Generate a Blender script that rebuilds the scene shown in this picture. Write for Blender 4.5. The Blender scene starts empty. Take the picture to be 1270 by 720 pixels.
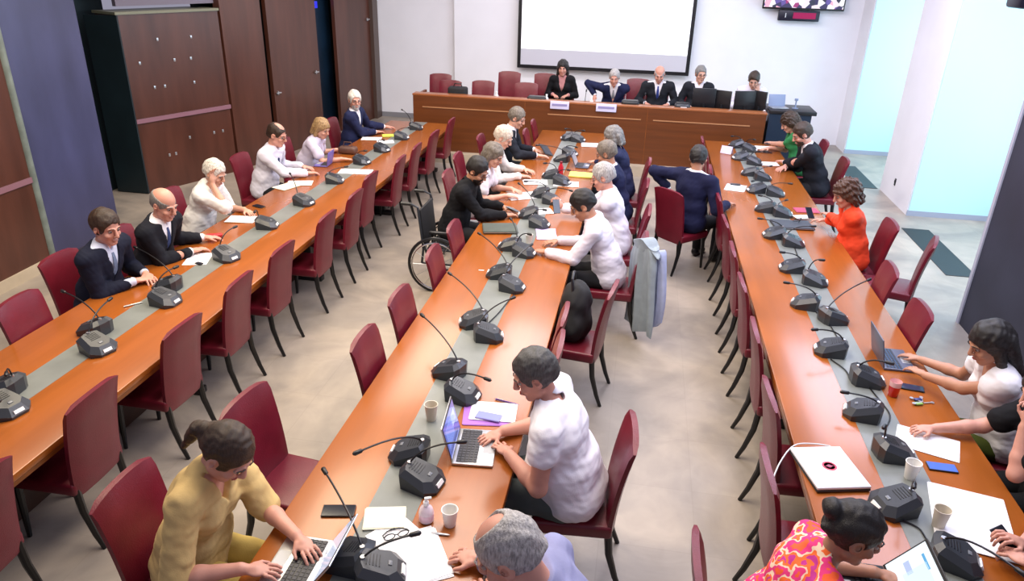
import bpy, bmesh, math, random
import numpy as np
from mathutils import Vector, Matrix

# ---------------------------------------------------------------- camera, world, lights, exposure
SC = bpy.context.scene
COL = SC.collection
EYE = 3.3                     # camera height above the floor, metres
FPX = 907.0                   # focal length for a 1270 px wide frame
YAW, PITCH, ROLL = math.radians(9.40), math.radians(24.22), math.radians(1.617)
_f = np.array([-math.sin(YAW)*math.cos(PITCH), math.cos(YAW)*math.cos(PITCH), -math.sin(PITCH)])
_r = np.array([math.cos(YAW), math.sin(YAW), 0.0])
_u = np.cross(_r, _f)
CR = _r*math.cos(ROLL) + _u*math.sin(ROLL)
CU = -_r*math.sin(ROLL) + _u*math.cos(ROLL)
cam_data = bpy.data.cameras.new('camera')
cam_data.sensor_width = 36.0
cam_data.lens = FPX/1270*36
cam = bpy.data.objects.new('camera', cam_data)
COL.objects.link(cam)
cam.matrix_world = Matrix(((CR[0], CU[0], -_f[0], 0), (CR[1], CU[1], -_f[1], 0), (CR[2], CU[2], -_f[2], EYE), (0, 0, 0, 1)))
SC.camera = cam

world = bpy.data.worlds.new('world')
SC.world = world
world.use_nodes = True
world.node_tree.nodes['Background'].inputs[0].default_value = (0.80, 0.78, 1.0, 1)
world.node_tree.nodes['Background'].inputs[1].default_value = 0.29
SC.view_settings.view_transform = 'Standard'
SC.view_settings.look = 'None'
SC.view_settings.gamma = 1.0
SC.view_settings.use_curve_mapping = False
SC.view_settings.exposure = 0.36

def area(name, loc, rot, sx, sy, power, col):
    d = bpy.data.lights.new(name, 'AREA')
    d.shape = 'RECTANGLE'; d.size = sx; d.size_y = sy; d.energy = power; d.color = col
    o = bpy.data.objects.new(name, d); COL.objects.link(o)
    o.location = loc; o.rotation_euler = rot
    return o
for _x, _y, _p, _c in ((-3.8, 5.0, 165, (1.0, 0.85, 0.62)), (-3.7, 10.0, 130, (1.0, 0.86, 0.72)), (-0.6, 4.5, 140, (1.0, 0.88, 0.76)), (-0.6, 9.5, 140, (1.0, 0.93, 0.95)),
                   (2.4, 5.0, 120, (0.74, 0.78, 1.0)), (2.6, 9.5, 150, (0.78, 0.78, 1.0))):
    area('ceiling_lamp', (_x, _y, 4.6), (0, 0, 0), 1.8, 3.4, _p*1.10, _c)
area('wall_washer_lamp', (-1.0, 13.2, 4.3), (math.radians(38), 0, 0), 7.0, 0.5, 85, (0.97, 0.93, 1.0))
# daylight entering by the windows of the two bays on the right
area('window_daylight', (5.55, 9.3, 2.4), (0, math.radians(90), 0), 3.6, 2.9, 60, (0.66, 0.82, 1.0))
area('window_daylight', (5.55, 14.0, 2.4), (0, math.radians(90), 0), 3.6, 2.1, 50, (0.62, 0.82, 1.0))

def at(u, v, z):
    """world point at height z that the photograph shows at pixel (u, v)"""
    d = CR*((u-635)/FPX) + CU*(-(v-360)/FPX) + _f
    t = (z-EYE)/d[2]
    return np.array([d[0]*t, d[1]*t, z])

# ---------------------------------------------------------------- materials
MATS = {}
def mat(name, col, rough=0.5, metal=0.0, noise=0.0, nscale=8.0, bump=0.0, bscale=60.0, emit=None, estr=1.0, alpha=None,
        stretch=(1, 1, 1), spec=0.5, coat=0.0, sheen=0.0, trans=0.0, col2=None):
    if name in MATS: return MATS[name]
    m = bpy.data.materials.new(name); m.use_nodes = True
    nt = m.node_tree; b = nt.nodes['Principled BSDF']
    c = (col[0], col[1], col[2], 1)
    b.inputs['Base Color'].default_value = c
    b.inputs['Roughness'].default_value = rough
    b.inputs['Metallic'].default_value = metal
    b.inputs['Specular IOR Level'].default_value = spec
    b.inputs['Coat Weight'].default_value = coat
    b.inputs['Coat Roughness'].default_value = 0.12
    b.inputs['Sheen Weight'].default_value = sheen
    b.inputs['Transmission Weight'].default_value = trans
    tc = nt.nodes.new('ShaderNodeTexCoord'); mp = nt.nodes.new('ShaderNodeMapping')
    mp.inputs['Scale'].default_value = stretch
    nt.links.new(tc.outputs['Object'], mp.inputs['Vector'])
    if noise > 0 or col2:
        n = nt.nodes.new('ShaderNodeTexNoise'); n.inputs['Scale'].default_value = nscale; n.inputs['Detail'].default_value = 5
        nt.links.new(mp.outputs[0], n.inputs['Vector'])
        cr = nt.nodes.new('ShaderNodeValToRGB')
        cr.color_ramp.elements[0].position = 0.32; cr.color_ramp.elements[1].position = 0.68
        lo = col2 if col2 else [x*(1-noise) for x in col]
        hi = col if col2 else [min(1, x*(1+noise)) for x in col]
        cr.color_ramp.elements[0].color = (*lo, 1); cr.color_ramp.elements[1].color = (*hi, 1)
        nt.links.new(n.outputs['Fac'], cr.inputs[0]); nt.links.new(cr.outputs[0], b.inputs['Base Color'])
    if bump > 0:
        n2 = nt.nodes.new('ShaderNodeTexNoise'); n2.inputs['Scale'].default_value = bscale; n2.inputs['Detail'].default_value = 4
        nt.links.new(mp.outputs[0], n2.inputs['Vector'])
        bp = nt.nodes.new('ShaderNodeBump'); bp.inputs['Strength'].default_value = bump; bp.inputs['Distance'].default_value = 0.02
        nt.links.new(n2.outputs['Fac'], bp.inputs['Height']); nt.links.new(bp.outputs[0], b.inputs['Normal'])
    if emit:
        b.inputs['Emission Color'].default_value = (*emit, 1); b.inputs['Emission Strength'].default_value = estr
    MATS[name] = m
    return m

def srgb(r, g, b):
    f = lambda x: (x/255/12.92) if x/255 <= 0.04045 else ((x/255+0.055)/1.055)**2.4
    return (f(r), f(g), f(b))

M_WOOD = mat('cherry_wood', (0.34, 0.094, 0.014), 0.26, noise=0.10, nscale=2.0, stretch=(5, 0.5, 5), coat=0.18)
M_WOODEDGE = mat('cherry_edge', (0.20, 0.055, 0.008), 0.4, noise=0.2, nscale=8)
M_STRIP = mat('grey_inlay', (0.20, 0.215, 0.20), 0.32, noise=0.12, nscale=4)
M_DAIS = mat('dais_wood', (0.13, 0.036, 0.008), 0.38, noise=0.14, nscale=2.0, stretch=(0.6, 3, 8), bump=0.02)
M_PANEL = mat('panel_wood', (0.080, 0.027, 0.017), 0.32, noise=0.22, nscale=1.6, stretch=(3, 3, 0.5), bump=0.02, bscale=20)
M_RED = mat('red_leather', (0.145, 0.008, 0.020), 0.34, noise=0.10, nscale=10, bump=0.12, bscale=140)
M_LEG = mat('black_lacquered_wood', (0.006, 0.006, 0.007), 0.3)
M_WHITE = mat('white_plaster', (0.86, 0.86, 0.90), 0.8, noise=0.02, nscale=2, bump=0.02, bscale=80)
M_COLUMN = mat('slate_blue_column', (0.052, 0.056, 0.135), 0.45, noise=0.35, nscale=1.2, stretch=(1, 1, 0.4), bump=0.03)
M_DARKPIER = mat('charcoal_column', (0.028, 0.030, 0.052), 0.6, noise=0.2, nscale=1.5, bump=0.03)
M_TEAL = mat('dark_teal_panel', (0.006, 0.016, 0.022), 0.5, noise=0.2, nscale=2)
M_BLACK = mat('black_plastic', (0.008, 0.008, 0.010), 0.38)
M_CHARCOAL = mat('charcoal_plastic', (0.030, 0.034, 0.042), 0.32, bump=0.03, bscale=200)
M_SILVER = mat('silver_metal', (0.55, 0.56, 0.58), 0.3, 0.8)
M_CHROME = mat('chrome_metal', (0.7, 0.7, 0.72), 0.15, 1.0)
M_PAPER = mat('white_paper', (0.84, 0.83, 0.85), 0.7, noise=0.02, nscale=5)
M_LABEL = mat('white_label', (0.88, 0.88, 0.88), 0.5)
M_CREAM = mat('cream_stone', (0.50, 0.42, 0.31), 0.5, noise=0.12, nscale=3)
M_CUP = mat('white_card', (0.82, 0.80, 0.76), 0.5, noise=0.02)

def floor_mat():
    m = bpy.data.materials.new('marbled_stone_floor'); m.use_nodes = True
    nt = m.node_tree; b = nt.nodes['Principled BSDF']
    tc = nt.nodes.new('ShaderNodeTexCoord')
    n1 = nt.nodes.new('ShaderNodeTexNoise'); n1.inputs['Scale'].default_value = 1.1; n1.inputs['Detail'].default_value = 6; n1.inputs['Distortion'].default_value = 1.2
    n2 = nt.nodes.new('ShaderNodeTexNoise'); n2.inputs['Scale'].default_value = 4.5; n2.inputs['Detail'].default_value = 5; n2.inputs['Distortion'].default_value = 0.8
    br = nt.nodes.new('ShaderNodeTexBrick'); br.inputs['Scale'].default_value = 1.0; br.inputs['Mortar Size'].default_value = 0.004
    br.offset = 0.0; br.inputs['Brick Width'].default_value = 0.6; br.inputs['Row Height'].default_value = 0.6
    br.inputs['Color1'].default_value = (0.92, 0.92, 0.92, 1); br.inputs['Color2'].default_value = (1, 1, 1, 1); br.inputs['Mortar'].default_value = (0.9, 0.9, 0.9, 1)
    nt.links.new(tc.outputs['Object'], n1.inputs['Vector']); nt.links.new(tc.outputs['Object'], n2.inputs['Vector']); nt.links.new(tc.outputs['Object'], br.inputs['Vector'])
    c1 = nt.nodes.new('ShaderNodeValToRGB'); c1.color_ramp.elements[0].position = 0.35; c1.color_ramp.elements[1].position = 0.62
    c1.color_ramp.elements[0].color = (0.29, 0.255, 0.22, 1); c1.color_ramp.elements[1].color = (0.46, 0.39, 0.315, 1)
    nt.links.new(n1.outputs['Fac'], c1.inputs[0])
    c2 = nt.nodes.new('ShaderNodeValToRGB'); c2.color_ramp.elements[0].position = 0.3; c2.color_ramp.elements[1].position = 0.7
    c2.color_ramp.elements[0].color = (0.86, 0.86, 0.86, 1); c2.color_ramp.elements[1].color = (1, 1, 1, 1)
    nt.links.new(n2.outputs['Fac'], c2.inputs[0])
    m1 = nt.nodes.new('ShaderNodeMixRGB'); m1.blend_type = 'MULTIPLY'; m1.inputs[0].default_value = 1
    nt.links.new(c1.outputs[0], m1.inputs[1]); nt.links.new(c2.outputs[0], m1.inputs[2])
    m2 = nt.nodes.new('ShaderNodeMixRGB'); m2.blend_type = 'MULTIPLY'; m2.inputs[0].default_value = 1
    nt.links.new(m1.outputs[0], m2.inputs[1]); nt.links.new(br.outputs[0], m2.inputs[2])
    nt.links.new(m2.outputs[0], b.inputs['Base Color'])
    b.inputs['Roughness'].default_value = 0.38
    return m
M_FLOOR = floor_mat()

# ---------------------------------------------------------------- mesh helpers
class MB:
    """collects shapes into one mesh; materials by slot"""
    def __init__(s): s.v = []; s.f = []; s.m = []; s.sm = []
    def add(s, vs, fs, mi=0, smooth=False):
        o = len(s.v); s.v += [tuple(map(float, p)) for p in vs]
        s.f += [tuple(i+o for i in f) for f in fs]; s.m += [mi]*len(fs); s.sm += (smooth if isinstance(smooth, list) else [smooth]*len(fs)); return s
    def box(s, c, d, mi=0, rot=None, taper=1.0, bev=0.0, seg=2):
        bm = bmesh.new(); bmesh.ops.create_cube(bm, size=1)
        for v in bm.verts:
            k = taper if v.co.z < 0 else 1
            v.co = Vector((v.co.x*d[0]*k, v.co.y*d[1]*k, v.co.z*d[2]))
        if bev > 0:
            bmesh.ops.bevel(bm, geom=bm.edges[:]+bm.verts[:], offset=bev, segments=seg, affect='EDGES', profile=0.5)
        M = Matrix.Translation(Vector([float(x) for x in c])) @ (rot.to_4x4() if rot is not None else Matrix.Identity(4))
        bm.verts.ensure_lookup_table(); bm.normal_update()
        s.add([M @ v.co for v in bm.verts], [[v.index for v in f.verts] for f in bm.faces], mi, [bev > 0 and max(abs(q) for q in f.normal) < 0.9999 for f in bm.faces]); bm.free(); return s
    def prism(s, pts, z0, z1, mi=0, rot=None, loc=(0, 0, 0), inset=0.0):
        n = len(pts); cx = sum(p[0] for p in pts)/n; cy = sum(p[1] for p in pts)/n
        k = 1-inset
        vs = [(x, y, z0) for x, y in pts] + [(cx+(x-cx)*k, cy+(y-cy)*k, z1) for x, y in pts]
        M = Matrix.Translation(Vector(loc)) @ (rot.to_4x4() if rot is not None else Matrix.Identity(4))
        vs = [M @ Vector(v) for v in vs]
        fs = [list(range(n))[::-1], list(range(n, 2*n))] + [[i, (i+1) % n, n+(i+1) % n, n+i] for i in range(n)]
        return s.add(vs, fs, mi)
    def tube(s, pts, rad, mi=0, n=8, cap=True):
        pts = [Vector([float(q) for q in p]) for p in pts]
        if not hasattr(rad, '__len__'): rad = [rad]*len(pts)
        vs = []; fs = []; up = Vector((0, 0, 1))
        t0 = (pts[1]-pts[0]).normalized()
        a = t0.cross(up)
        if a.length < 1e-3: a = t0.cross(Vector((1, 0, 0)))
        a.normalize()
        for i, p in enumerate(pts):
            t = (pts[min(i+1, len(pts)-1)]-pts[max(i-1, 0)]).normalized()
            a = (a - t*a.dot(t)).normalized(); b = t.cross(a)
            for k in range(n):
                th = 2*math.pi*k/n
                vs.append(p + (a*math.cos(th)+b*math.sin(th))*rad[i])
        for i in range(len(pts)-1):
            for k in range(n):
                fs.append([i*n+k, i*n+(k+1) % n, (i+1)*n+(k+1) % n, (i+1)*n+k])
        if cap: fs += [list(range(n))[::-1], [(len(pts)-1)*n+k for k in range(n)]]
        return s.add(vs, fs, mi, True)
    def lathe(s, prof, n=24, mi=0, loc=(0, 0, 0)):
        vs = []; fs = []
        for r, z in prof:
            for k in range(n):
                th = 2*math.pi*k/n; vs.append((loc[0]+r*math.cos(th), loc[1]+r*math.sin(th), loc[2]+z))
        for i in range(len(prof)-1):
            for k in range(n): fs.append([i*n+k, i*n+(k+1) % n, (i+1)*n+(k+1) % n, (i+1)*n+k])
        fs += [list(range(n))[::-1], [(len(prof)-1)*n+k for k in range(n)]]
        return s.add(vs, fs, mi, True)
    def ball(s, c, r, mi=0, n=12, m=8):
        if not hasattr(r, '__len__'): r = (r, r, r)
        vs = [(c[0], c[1], c[2]-r[2])]; fs = []
        for i in range(1, m):
            ph = math.pi*i/m
            for k in range(n):
                th = 2*math.pi*k/n
                vs.append((c[0]+r[0]*math.sin(ph)*math.cos(th), c[1]+r[1]*math.sin(ph)*math.sin(th), c[2]-r[2]*math.cos(ph)))
        vs.append((c[0], c[1], c[2]+r[2])); L = len(vs)-1
        for k in range(n):
            fs.append([0, 1+(k+1) % n, 1+k]); fs.append([L, 1+(m-2)*n+k, 1+(m-2)*n+(k+1) % n])
            for i in range(m-2): fs.append([1+i*n+k, 1+i*n+(k+1) % n, 1+(i+1)*n+(k+1) % n, 1+(i+1)*n+k])
        return s.add(vs, fs, mi, True)
    def build(s, name, mats, parent=None, label=None, smooth=None):
        me = bpy.data.meshes.new(name); me.from_pydata(s.v, [], s.f)
        for q in (mats if isinstance(mats, (list, tuple)) else [mats]): me.materials.append(q)
        me.polygons.foreach_set('material_index', s.m)
        me.polygons.foreach_set('use_smooth', s.sm if smooth is None else [smooth]*len(s.f))
        me.update()
        if any(s.sm) and hasattr(me, 'set_sharp_from_angle'): me.set_sharp_from_angle(angle=math.radians(42))
        o = bpy.data.objects.new(name, me); COL.objects.link(o)
        if parent is not None: o.parent = parent
        if label: o['label'] = label
        return o

def tag(o, label, cat, group=None):
    o['label'] = label; o['category'] = cat
    if group: o['group'] = group
    return o
def thing(name, loc, rz, label, cat, group=None):
    o = bpy.data.objects.new(name, None); COL.objects.link(o); o.empty_display_size = 0.1
    o.location = [float(x) for x in loc]; o.rotation_euler = (0, 0, rz)
    return tag(o, label, cat, group)
def struct(name, mb, m):
    o = mb.build(name, m); o['kind'] = 'structure'; return o
def dup(root, loc, rz, label, group=None):
    r = root.copy(); COL.objects.link(r); r.location = [float(x) for x in loc]; r.rotation_euler = (0, 0, rz)
    r['label'] = label
    if group: r['group'] = group
    for ch in list(root.children):
        c = ch.copy(); COL.objects.link(c); c.parent = r
        for g in list(ch.children):
            d = g.copy(); COL.objects.link(d); d.parent = c
    return r
def Rz(a): return Matrix.Rotation(a, 3, 'Z')
def Rx(a): return Matrix.Rotation(a, 3, 'X')
def Ry(a): return Matrix.Rotation(a, 3, 'Y')
PI = math.pi

# ---------------------------------------------------------------- the room
def box2(x0, x1, y0, y1, z0, z1): return MB().box(((x0+x1)/2, (y0+y1)/2, (z0+z1)/2), (x1-x0, y1-y0, z1-z0))
struct('floor', MB().box((-0.7, 8, -0.05), (15.4, 19, 0.1)), M_FLOOR)
struct('floor_grille_inlay', MB().box((3.85, 13.45, 0.003), (0.34, 1.5, 0.006), rot=None), mat('black_floor_grille', (0.01, 0.012, 0.016), 0.5, noise=0.3, nscale=60, stretch=(1, 8, 1)))
struct('floor_grille_inlay', MB().box((3.98, 9.75, 0.003), (0.36, 1.75, 0.006)), MATS['black_floor_grille'])
struct('wall_back', box2(-4.05, 6.0, 16.0, 16.3, 0, 4.6), M_WHITE)
struct('wall_back_left', box2(-6.4, -4.05, 16.15, 16.4, 0, 4.6), M_WHITE)
struct('baseboard_back', box2(-6.0, -4.07, 16.11, 16.15, 0, 0.1), mat('grey_baseboard', (0.25, 0.25, 0.27), 0.5))
# piers and window bays on the right
struct('wall_right_pier', box2(4.05, 5.8, 11.3, 12.7, 0, 4.6), M_WHITE)
struct('wall_right_end', box2(4.05, 5.8, 15.3, 16.0, 0, 4.6), M_WHITE)
struct('wall_right', MB().box((5.85, 9.4, 0.3), (0.2, 3.8, 0.6)).box((5.85, 14.0, 0.3), (0.2, 2.6, 0.6)).box((5.85, 11.7, 4.45), (0.2, 8.6, 0.3)), M_WHITE)
M_DAY = mat('daylight_glass', (0.6, 0.8, 0.9), 0.3, emit=(0.55, 0.90, 1.0), estr=1.4)
for n_, y0, y1 in ((1, 7.5, 11.3), (2, 12.7, 15.3)):
    w = struct('window_%d' % n_, MB().box((5.83, (y0+y1)/2, 2.45), (0.02, y1-y0, 3.7)), M_DAY)
    fr = MB()
    for yy in (y0+.05, (y0+y1)/2, y1-.05): fr.box((5.79, yy, 2.45), (0.06, 0.07, 3.7))
    for zz in (0.63, 4.27): fr.box((5.79, (y0+y1)/2, zz), (0.06, y1-y0, 0.07))
    fr.build('window_frame', mat('white_frame', (0.8, 0.8, 0.82), 0.4), w)
struct('wall_right_column', MB().box((4.3, 6.5, 2.3), (1.68, 2.0, 4.6)), M_DARKPIER)
struct('trim_right_column', MB().box((3.47, 7.51, 2.3), (0.05, 0.05, 4.6)), mat('pale_trim', (0.45, 0.46, 0.55), 0.5))
struct('wall_right_daylight_panel', MB().box((4.94, 11.285, 2.34), (1.74, 0.02, 4.52)).box((4.94, 15.285, 2.34), (1.74, 0.02, 4.52)), mat('cyan_daylight_tint', (0.55, 0.88, 0.92), 0.6))  # thin panels added; cyan daylight spill on the pier ends painted into their colour
struct('skirting_strip_right', MB().box((4.9, 11.28, 0.04), (1.7, 0.02, 0.08)).box((4.9, 15.28, 0.04), (1.7, 0.02, 0.08)), mat('blue_grey_skirting', (0.36, 0.40, 0.50), 0.5))
tag(MB().box((4.045, 12.05, 0.30), (0.012, 0.05, 0.11), bev=0.004).box((4.037, 12.05, 0.31), (0.010, 0.025, 0.04)).build('wall_socket', M_BLACK),
    'small black socket plate low on the white pier', 'socket')

# left wall: angled wooden panels, doors and the slate column
def panel_between(a, b, z0, z1, th, mb=None, mi=0):
    mb = mb or MB(); a = Vector((*a, 0)); b = Vector((*b, 0)); d = b-a; n = Vector((d.y, -d.x, 0)).normalized()
    ang = math.atan2(d.y, d.x); c = (a+b)/2 - n*th/2
    return mb.box((c.x, c.y, (z0+z1)/2), (d.length, th, z1-z0), mi, rot=Rz(ang))
struct('wall_left_near', panel_between((-6.30, 3.6), (-6.42, 6.75), 0.0, 4.6, 0.1), M_PANEL)
struct('trim_left_rail', panel_between((-6.285, 3.6), (-6.405, 6.75), 0.98, 1.04, 0.02), mat('mauve_rail', (0.24, 0.12, 0.15), 0.3))
struct('baseboard_left', panel_between((-6.27, 3.6), (-6.39, 6.75), 0.0, 0.12, 0.03), M_CREAM)
colm = MB().box((-7.0, 7.35, 2.3), (1.1, 1.2, 4.6), bev=0.05, seg=4)
struct('wall_left_column', colm, M_COLUMN)
struct('trim_left_column', MB().tube([(-6.43, 6.73, 0), (-6.43, 6.73, 4.6)], 0.045, n=12), mat('grey_green_trim', (0.16, 0.19, 0.17), 0.45, noise=0.2))
struct('wall_left_niche', MB().box((-7.75, 8.7, 2.3), (0.1, 2.6, 4.6)), M_TEAL)
struct('wall_left_upper', panel_between((-7.15, 9.55), (-6.55, 11.05), 2.60, 4.6, 0.08), mat('mauve_plaster', (0.17, 0.15, 0.20), 0.7))
struct('window_3', MB().box((-6.66, 10.60, 2.95), (0.03, 0.40, 0.42), rot=Rz(-0.38)), mat('blue_window_glow', (0.1, 0.12, 0.3), 0.2, emit=(0.35, 0.45, 0.9), estr=0.5))

struct('wall_left_added_gap_shade', panel_between((-6.85, 10.9), (-6.15, 16.15), 0.0, 4.6, 0.05), mat('black_gap_shade', (0.004, 0.005, 0.006), 0.8))  # black board added behind; shade in the gaps between panels put into its colour
def cabinet():
    t = thing('wall_cabinet', (0, 0, 0), 0, 'tall brown wooden cabinet with a mauve rail beside the slate column', 'cabinet')
    panel_between((-7.10, 9.45), (-6.49, 10.95), 0.0, 2.5, 0.5).build('body', M_PANEL, t)
    MB().box((-7.33, 9.44, 1.25), (0.50, 0.03, 2.48)).build('end_panel', M_TEAL, t)
    panel_between((-7.09, 9.42), (-6.46, 10.95), 2.5, 2.535, 0.55).build('top_board', mat('pale_olive_edge', (0.20, 0.20, 0.14), 0.5), t)
    panel_between((-7.075, 9.45), (-6.465, 10.95), 1.03, 1.09, 0.03).build('rail', mat('mauve_rail2', (0.26, 0.13, 0.17), 0.3), t)
    rnd = random.Random(4)
    k = MB(); d = Vector((0.61, 1.5, 0)).normalized(); n = Vector((d.y, -d.x, 0))
    for zz, us in ((2.15, (.5, 1.0)), (1.85, (.2, .7, .95)), (1.5, (.35, .5, .95)), (0.7, (.75, 1.15, 1.3)), (0.5, (.4, .5))):
        for uu in us:
            p = Vector((-7.10, 9.45, 0)) + d*uu*1.1 + n*0.004
            k.box((p.x, p.y, zz), (0.03, 0.012, 0.045), rot=Rz(math.atan2(d.y, d.x)), bev=0.003)
    k.build('label_holder', M_SILVER, t)
cabinet()
struct('wall_left_panel', panel_between((-6.47, 10.99), (-6.31, 11.95), 0.0, 4.6, 0.12), M_PANEL)
def door(n, a, b, handles, z1=4.6):
    mb = panel_between(a, b, 0.0, z1, 0.07); o = struct('door_%d' % n, mb, M_PANEL)
    d = (Vector((*b, 0))-Vector((*a, 0))); nn = Vector((d.y, -d.x, 0)).normalized()
    for uu, zz in handles:
        p = Vector((*a, 0))+d*uu+nn*0.03
        MB().box((p.x, p.y, zz), (0.13, 0.03, 0.022), rot=Rz(math.atan2(d.y, d.x)), bev=0.006).box((p.x-nn.x*.02, p.y-nn.y*.02, zz), (0.03, 0.03, 0.06), rot=Rz(math.atan2(d.y, d.x))).build('door_handle', M_SILVER, o)
    return o
door(1, (-6.27, 12.06), (-6.07, 13.55), [(0.06, 1.1), (0.9, 1.3)])
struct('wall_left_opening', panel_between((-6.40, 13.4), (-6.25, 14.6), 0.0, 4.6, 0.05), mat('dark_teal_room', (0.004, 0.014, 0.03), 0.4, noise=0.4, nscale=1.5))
tag(MB().box((-6.285, 13.93, 2.45), (0.04, 0.30, 0.12), rot=Rz(-0.12)).build('equipment_light', mat('blue_led', (0.01, 0.01, 0.2), 0.4, emit=(0.02, 0.03, 0.9), estr=0.6)),
    'faint blue light strip inside the dark opening between the wooden doors', 'light')
door(2, (-6.03, 14.35), (-5.85, 15.85), [(0.88, 2.1)])
struct('trim_left_end', MB().box((-5.84, 15.95, 2.3), (0.12, 0.3, 4.6)), mat('brown_frame', (0.08, 0.05, 0.04), 0.4))

# ---------------------------------------------------------------- tables
def long_table(x0, x1, s0, s1, y0, y1, label):
    t = thing('conference_table', ((x0+x1)/2, (y0+y1)/2, 0), 0, label, 'table')
    cx, cy = (x0+x1)/2, (y0+y1)/2
    L = y1-y0
    MB().box((0, 0, 0.726), (x1-x0, L, 0.044), bev=0.006).build('tabletop', M_WOOD, t)
    MB().box((0, 0, 0.69), (x1-x0-.01, L-.01, 0.03)).build('edge_band', M_WOODEDGE, t)
    MB().box(((s0+s1)/2-cx, 0, 0.7475), (s1-s0, L-.002, 0.004)).build('inlay_strip', M_STRIP, t)
    MB().box((0, 0, 0.34), (0.10, L-0.6, 0.66)).build('modesty_panel', mat('table_panel_wood', (0.05, 0.018, 0.008), 0.5, noise=.2), t)
    n = 6
    for i in range(n):
        yy = -L/2+0.35+(L-0.7)*i/(n-1)
        MB().box((0, yy, 0.03), (0.7, 0.09, 0.06), bev=0.01).box((0, yy, 0.36), (0.5, 0.07, 0.64), bev=0.01).build('trestle', M_LEG, t)
    return t
long_table(-4.21, -3.09, -3.78, -3.56, -0.5, 12.15, 'long left conference table of orange-brown wood beside the cabinets')
long_table(-1.57, -0.50, -1.17, -0.92, 0.2, 12.15, 'long centre conference table with grey inlay strip between the aisles')
long_table(1.08, 2.17, 1.50, 1.77, 0.4, 12.12, 'long right conference table of pinkish-brown wood facing the windows')

# ---------------------------------------------------------------- platform and dais
struct('floor_platform', MB().box((-0.9, 14.20, 0.085), (6.1, 3.58, 0.17)).box((-0.9, 14.65, 0.165), (6.0, 2.6, 0.17)), M_CREAM)
def dais():
    t = thing('dais_desk', (-0.95, 12.95, 0.17), 0, 'long brown wooden dais desk in front of the projection screen', 'desk')
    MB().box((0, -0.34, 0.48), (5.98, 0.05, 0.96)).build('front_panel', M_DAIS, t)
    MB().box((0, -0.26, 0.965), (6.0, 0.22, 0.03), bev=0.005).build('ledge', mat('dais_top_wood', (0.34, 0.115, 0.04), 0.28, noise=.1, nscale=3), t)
    MB().box((0, 0.05, 0.80), (5.94, 0.62, 0.035)).build('worktop', MATS['dais_top_wood'], t)
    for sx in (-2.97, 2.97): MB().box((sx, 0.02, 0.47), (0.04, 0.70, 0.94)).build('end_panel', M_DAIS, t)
    for a, b in ((-2.82, -0.98), (-0.60, 0.98), (1.18, 2.75)):
        MB().box(((a+b)/2, -0.368, 0.76), (b-a, 0.012, 0.018)).build('groove_moulding', mat('pale_brown_moulding', (0.42, 0.20, 0.09), 0.4), t)
    for a in (-1.0, 1.08):
        MB().box((a, -0.3665, 0.47), (0.012, 0.004, 0.94)).build('panel_seam', M_WOODEDGE, t)
    return t
dais()
def name_plate(x, w, label):
    t = thing('name_plate', (x, 12.56, 1.0), 0, label, 'name plate')
    MB().box((0, 0, 0.095), (w, 0.02, 0.13), rot=Rx(-0.1), bev=0.003).build('plate', mat('lavender_card', (0.60, 0.58, 0.78), 0.5), t)
    MB().box((0, -0.014, 0.10), (w*.8, 0.003, 0.035), rot=Rx(-0.1)).build('text_band', mat('violet_grey_print', (0.24, 0.22, 0.42), 0.5), t)
name_plate(at(695, 130, 1.08)[0], 0.32, 'lavender name plate on the dais ledge before the black-haired woman')
name_plate(at(752, 134, 1.08)[0], 0.34, 'lavender name plate on the dais ledge before the man in an open suit')
def side_cabinet():
    t = thing('equipment_cabinet', (2.42, 12.95, 0), 0, 'black equipment cabinet at the right end of the dais', 'cabinet')
    MB().box((0, 0, 0.62), (0.66, 0.62, 1.04)).build('body', mat('blue_black_laminate', (0.010, 0.022, 0.045), 0.4), t)
    MB().box((0.03, 0, 1.17), (0.74, 0.66, 0.06), bev=0.01).build('top', M_BLACK, t)
    MB().box((0, 0, 0.06), (0.6, 0.56, 0.10)).build('plinth', M_BLACK, t)
    MB().box((0.25, -0.315, 0.75), (0.02, 0.012, 0.14), bev=0.003).build('door_handle', M_SILVER, t)
side_cabinet()
# ---------------------------------------------------------------- projection screen, displays
def screen():
    t = thing('projection_screen', (-0.87, 15.82, 1.32), 0, 'large white projection screen with a black border on the back wall', 'screen')
    w, h = 3.42, 2.0
    MB().box((0, 0, h/2), (w, 0.01, h)).build('screen_surface', mat('screen_fabric', (0.56, 0.55, 0.61), 0.8, emit=(0.9, 0.9, 1.0), estr=0.04), t)  # fabric greyed: weaker projector light on the lower band put into the colour
    MB().box((0, -0.007, 0.32+(h-0.32)/2), (w-.02, 0.003, h-0.33)).build('projected_page', mat('projected_page', (0.95, 0.95, 0.97), 0.8, emit=(1, 1, 1), estr=0.55), t)
    f = MB()
    for sx in (-1, 1): f.box((sx*(w/2+.03), 0, h/2), (0.07, 0.014, h+.12))
    f.box((0, 0, -0.03), (w+.12, 0.016, 0.07)); f.build('border', M_BLACK, t)
    MB().tube([(-w/2-.05, 0, h+.08), (w/2+.05, 0, h+.08)], 0.07).build('roller_case', M_LABEL, t)
screen()
def tv(name, x0, x1, y, z0, z1, m, label):
    t = thing(name, ((x0+x1)/2, y, z0), 0, label, 'television'); w, h = x1-x0, z1-z0
    MB().box((0, 0, h/2), (w, 0.06, h), bev=0.01).build('casing', M_BLACK, t)
    MB().box((0, -0.031, h/2+.005), (w-.05, 0.004, h-.06)).build('display', m, t)
    MB().box((0, 0.07, h/2), (0.4, 0.12, 0.3)).build('bracket', M_BLACK, t)
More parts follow.
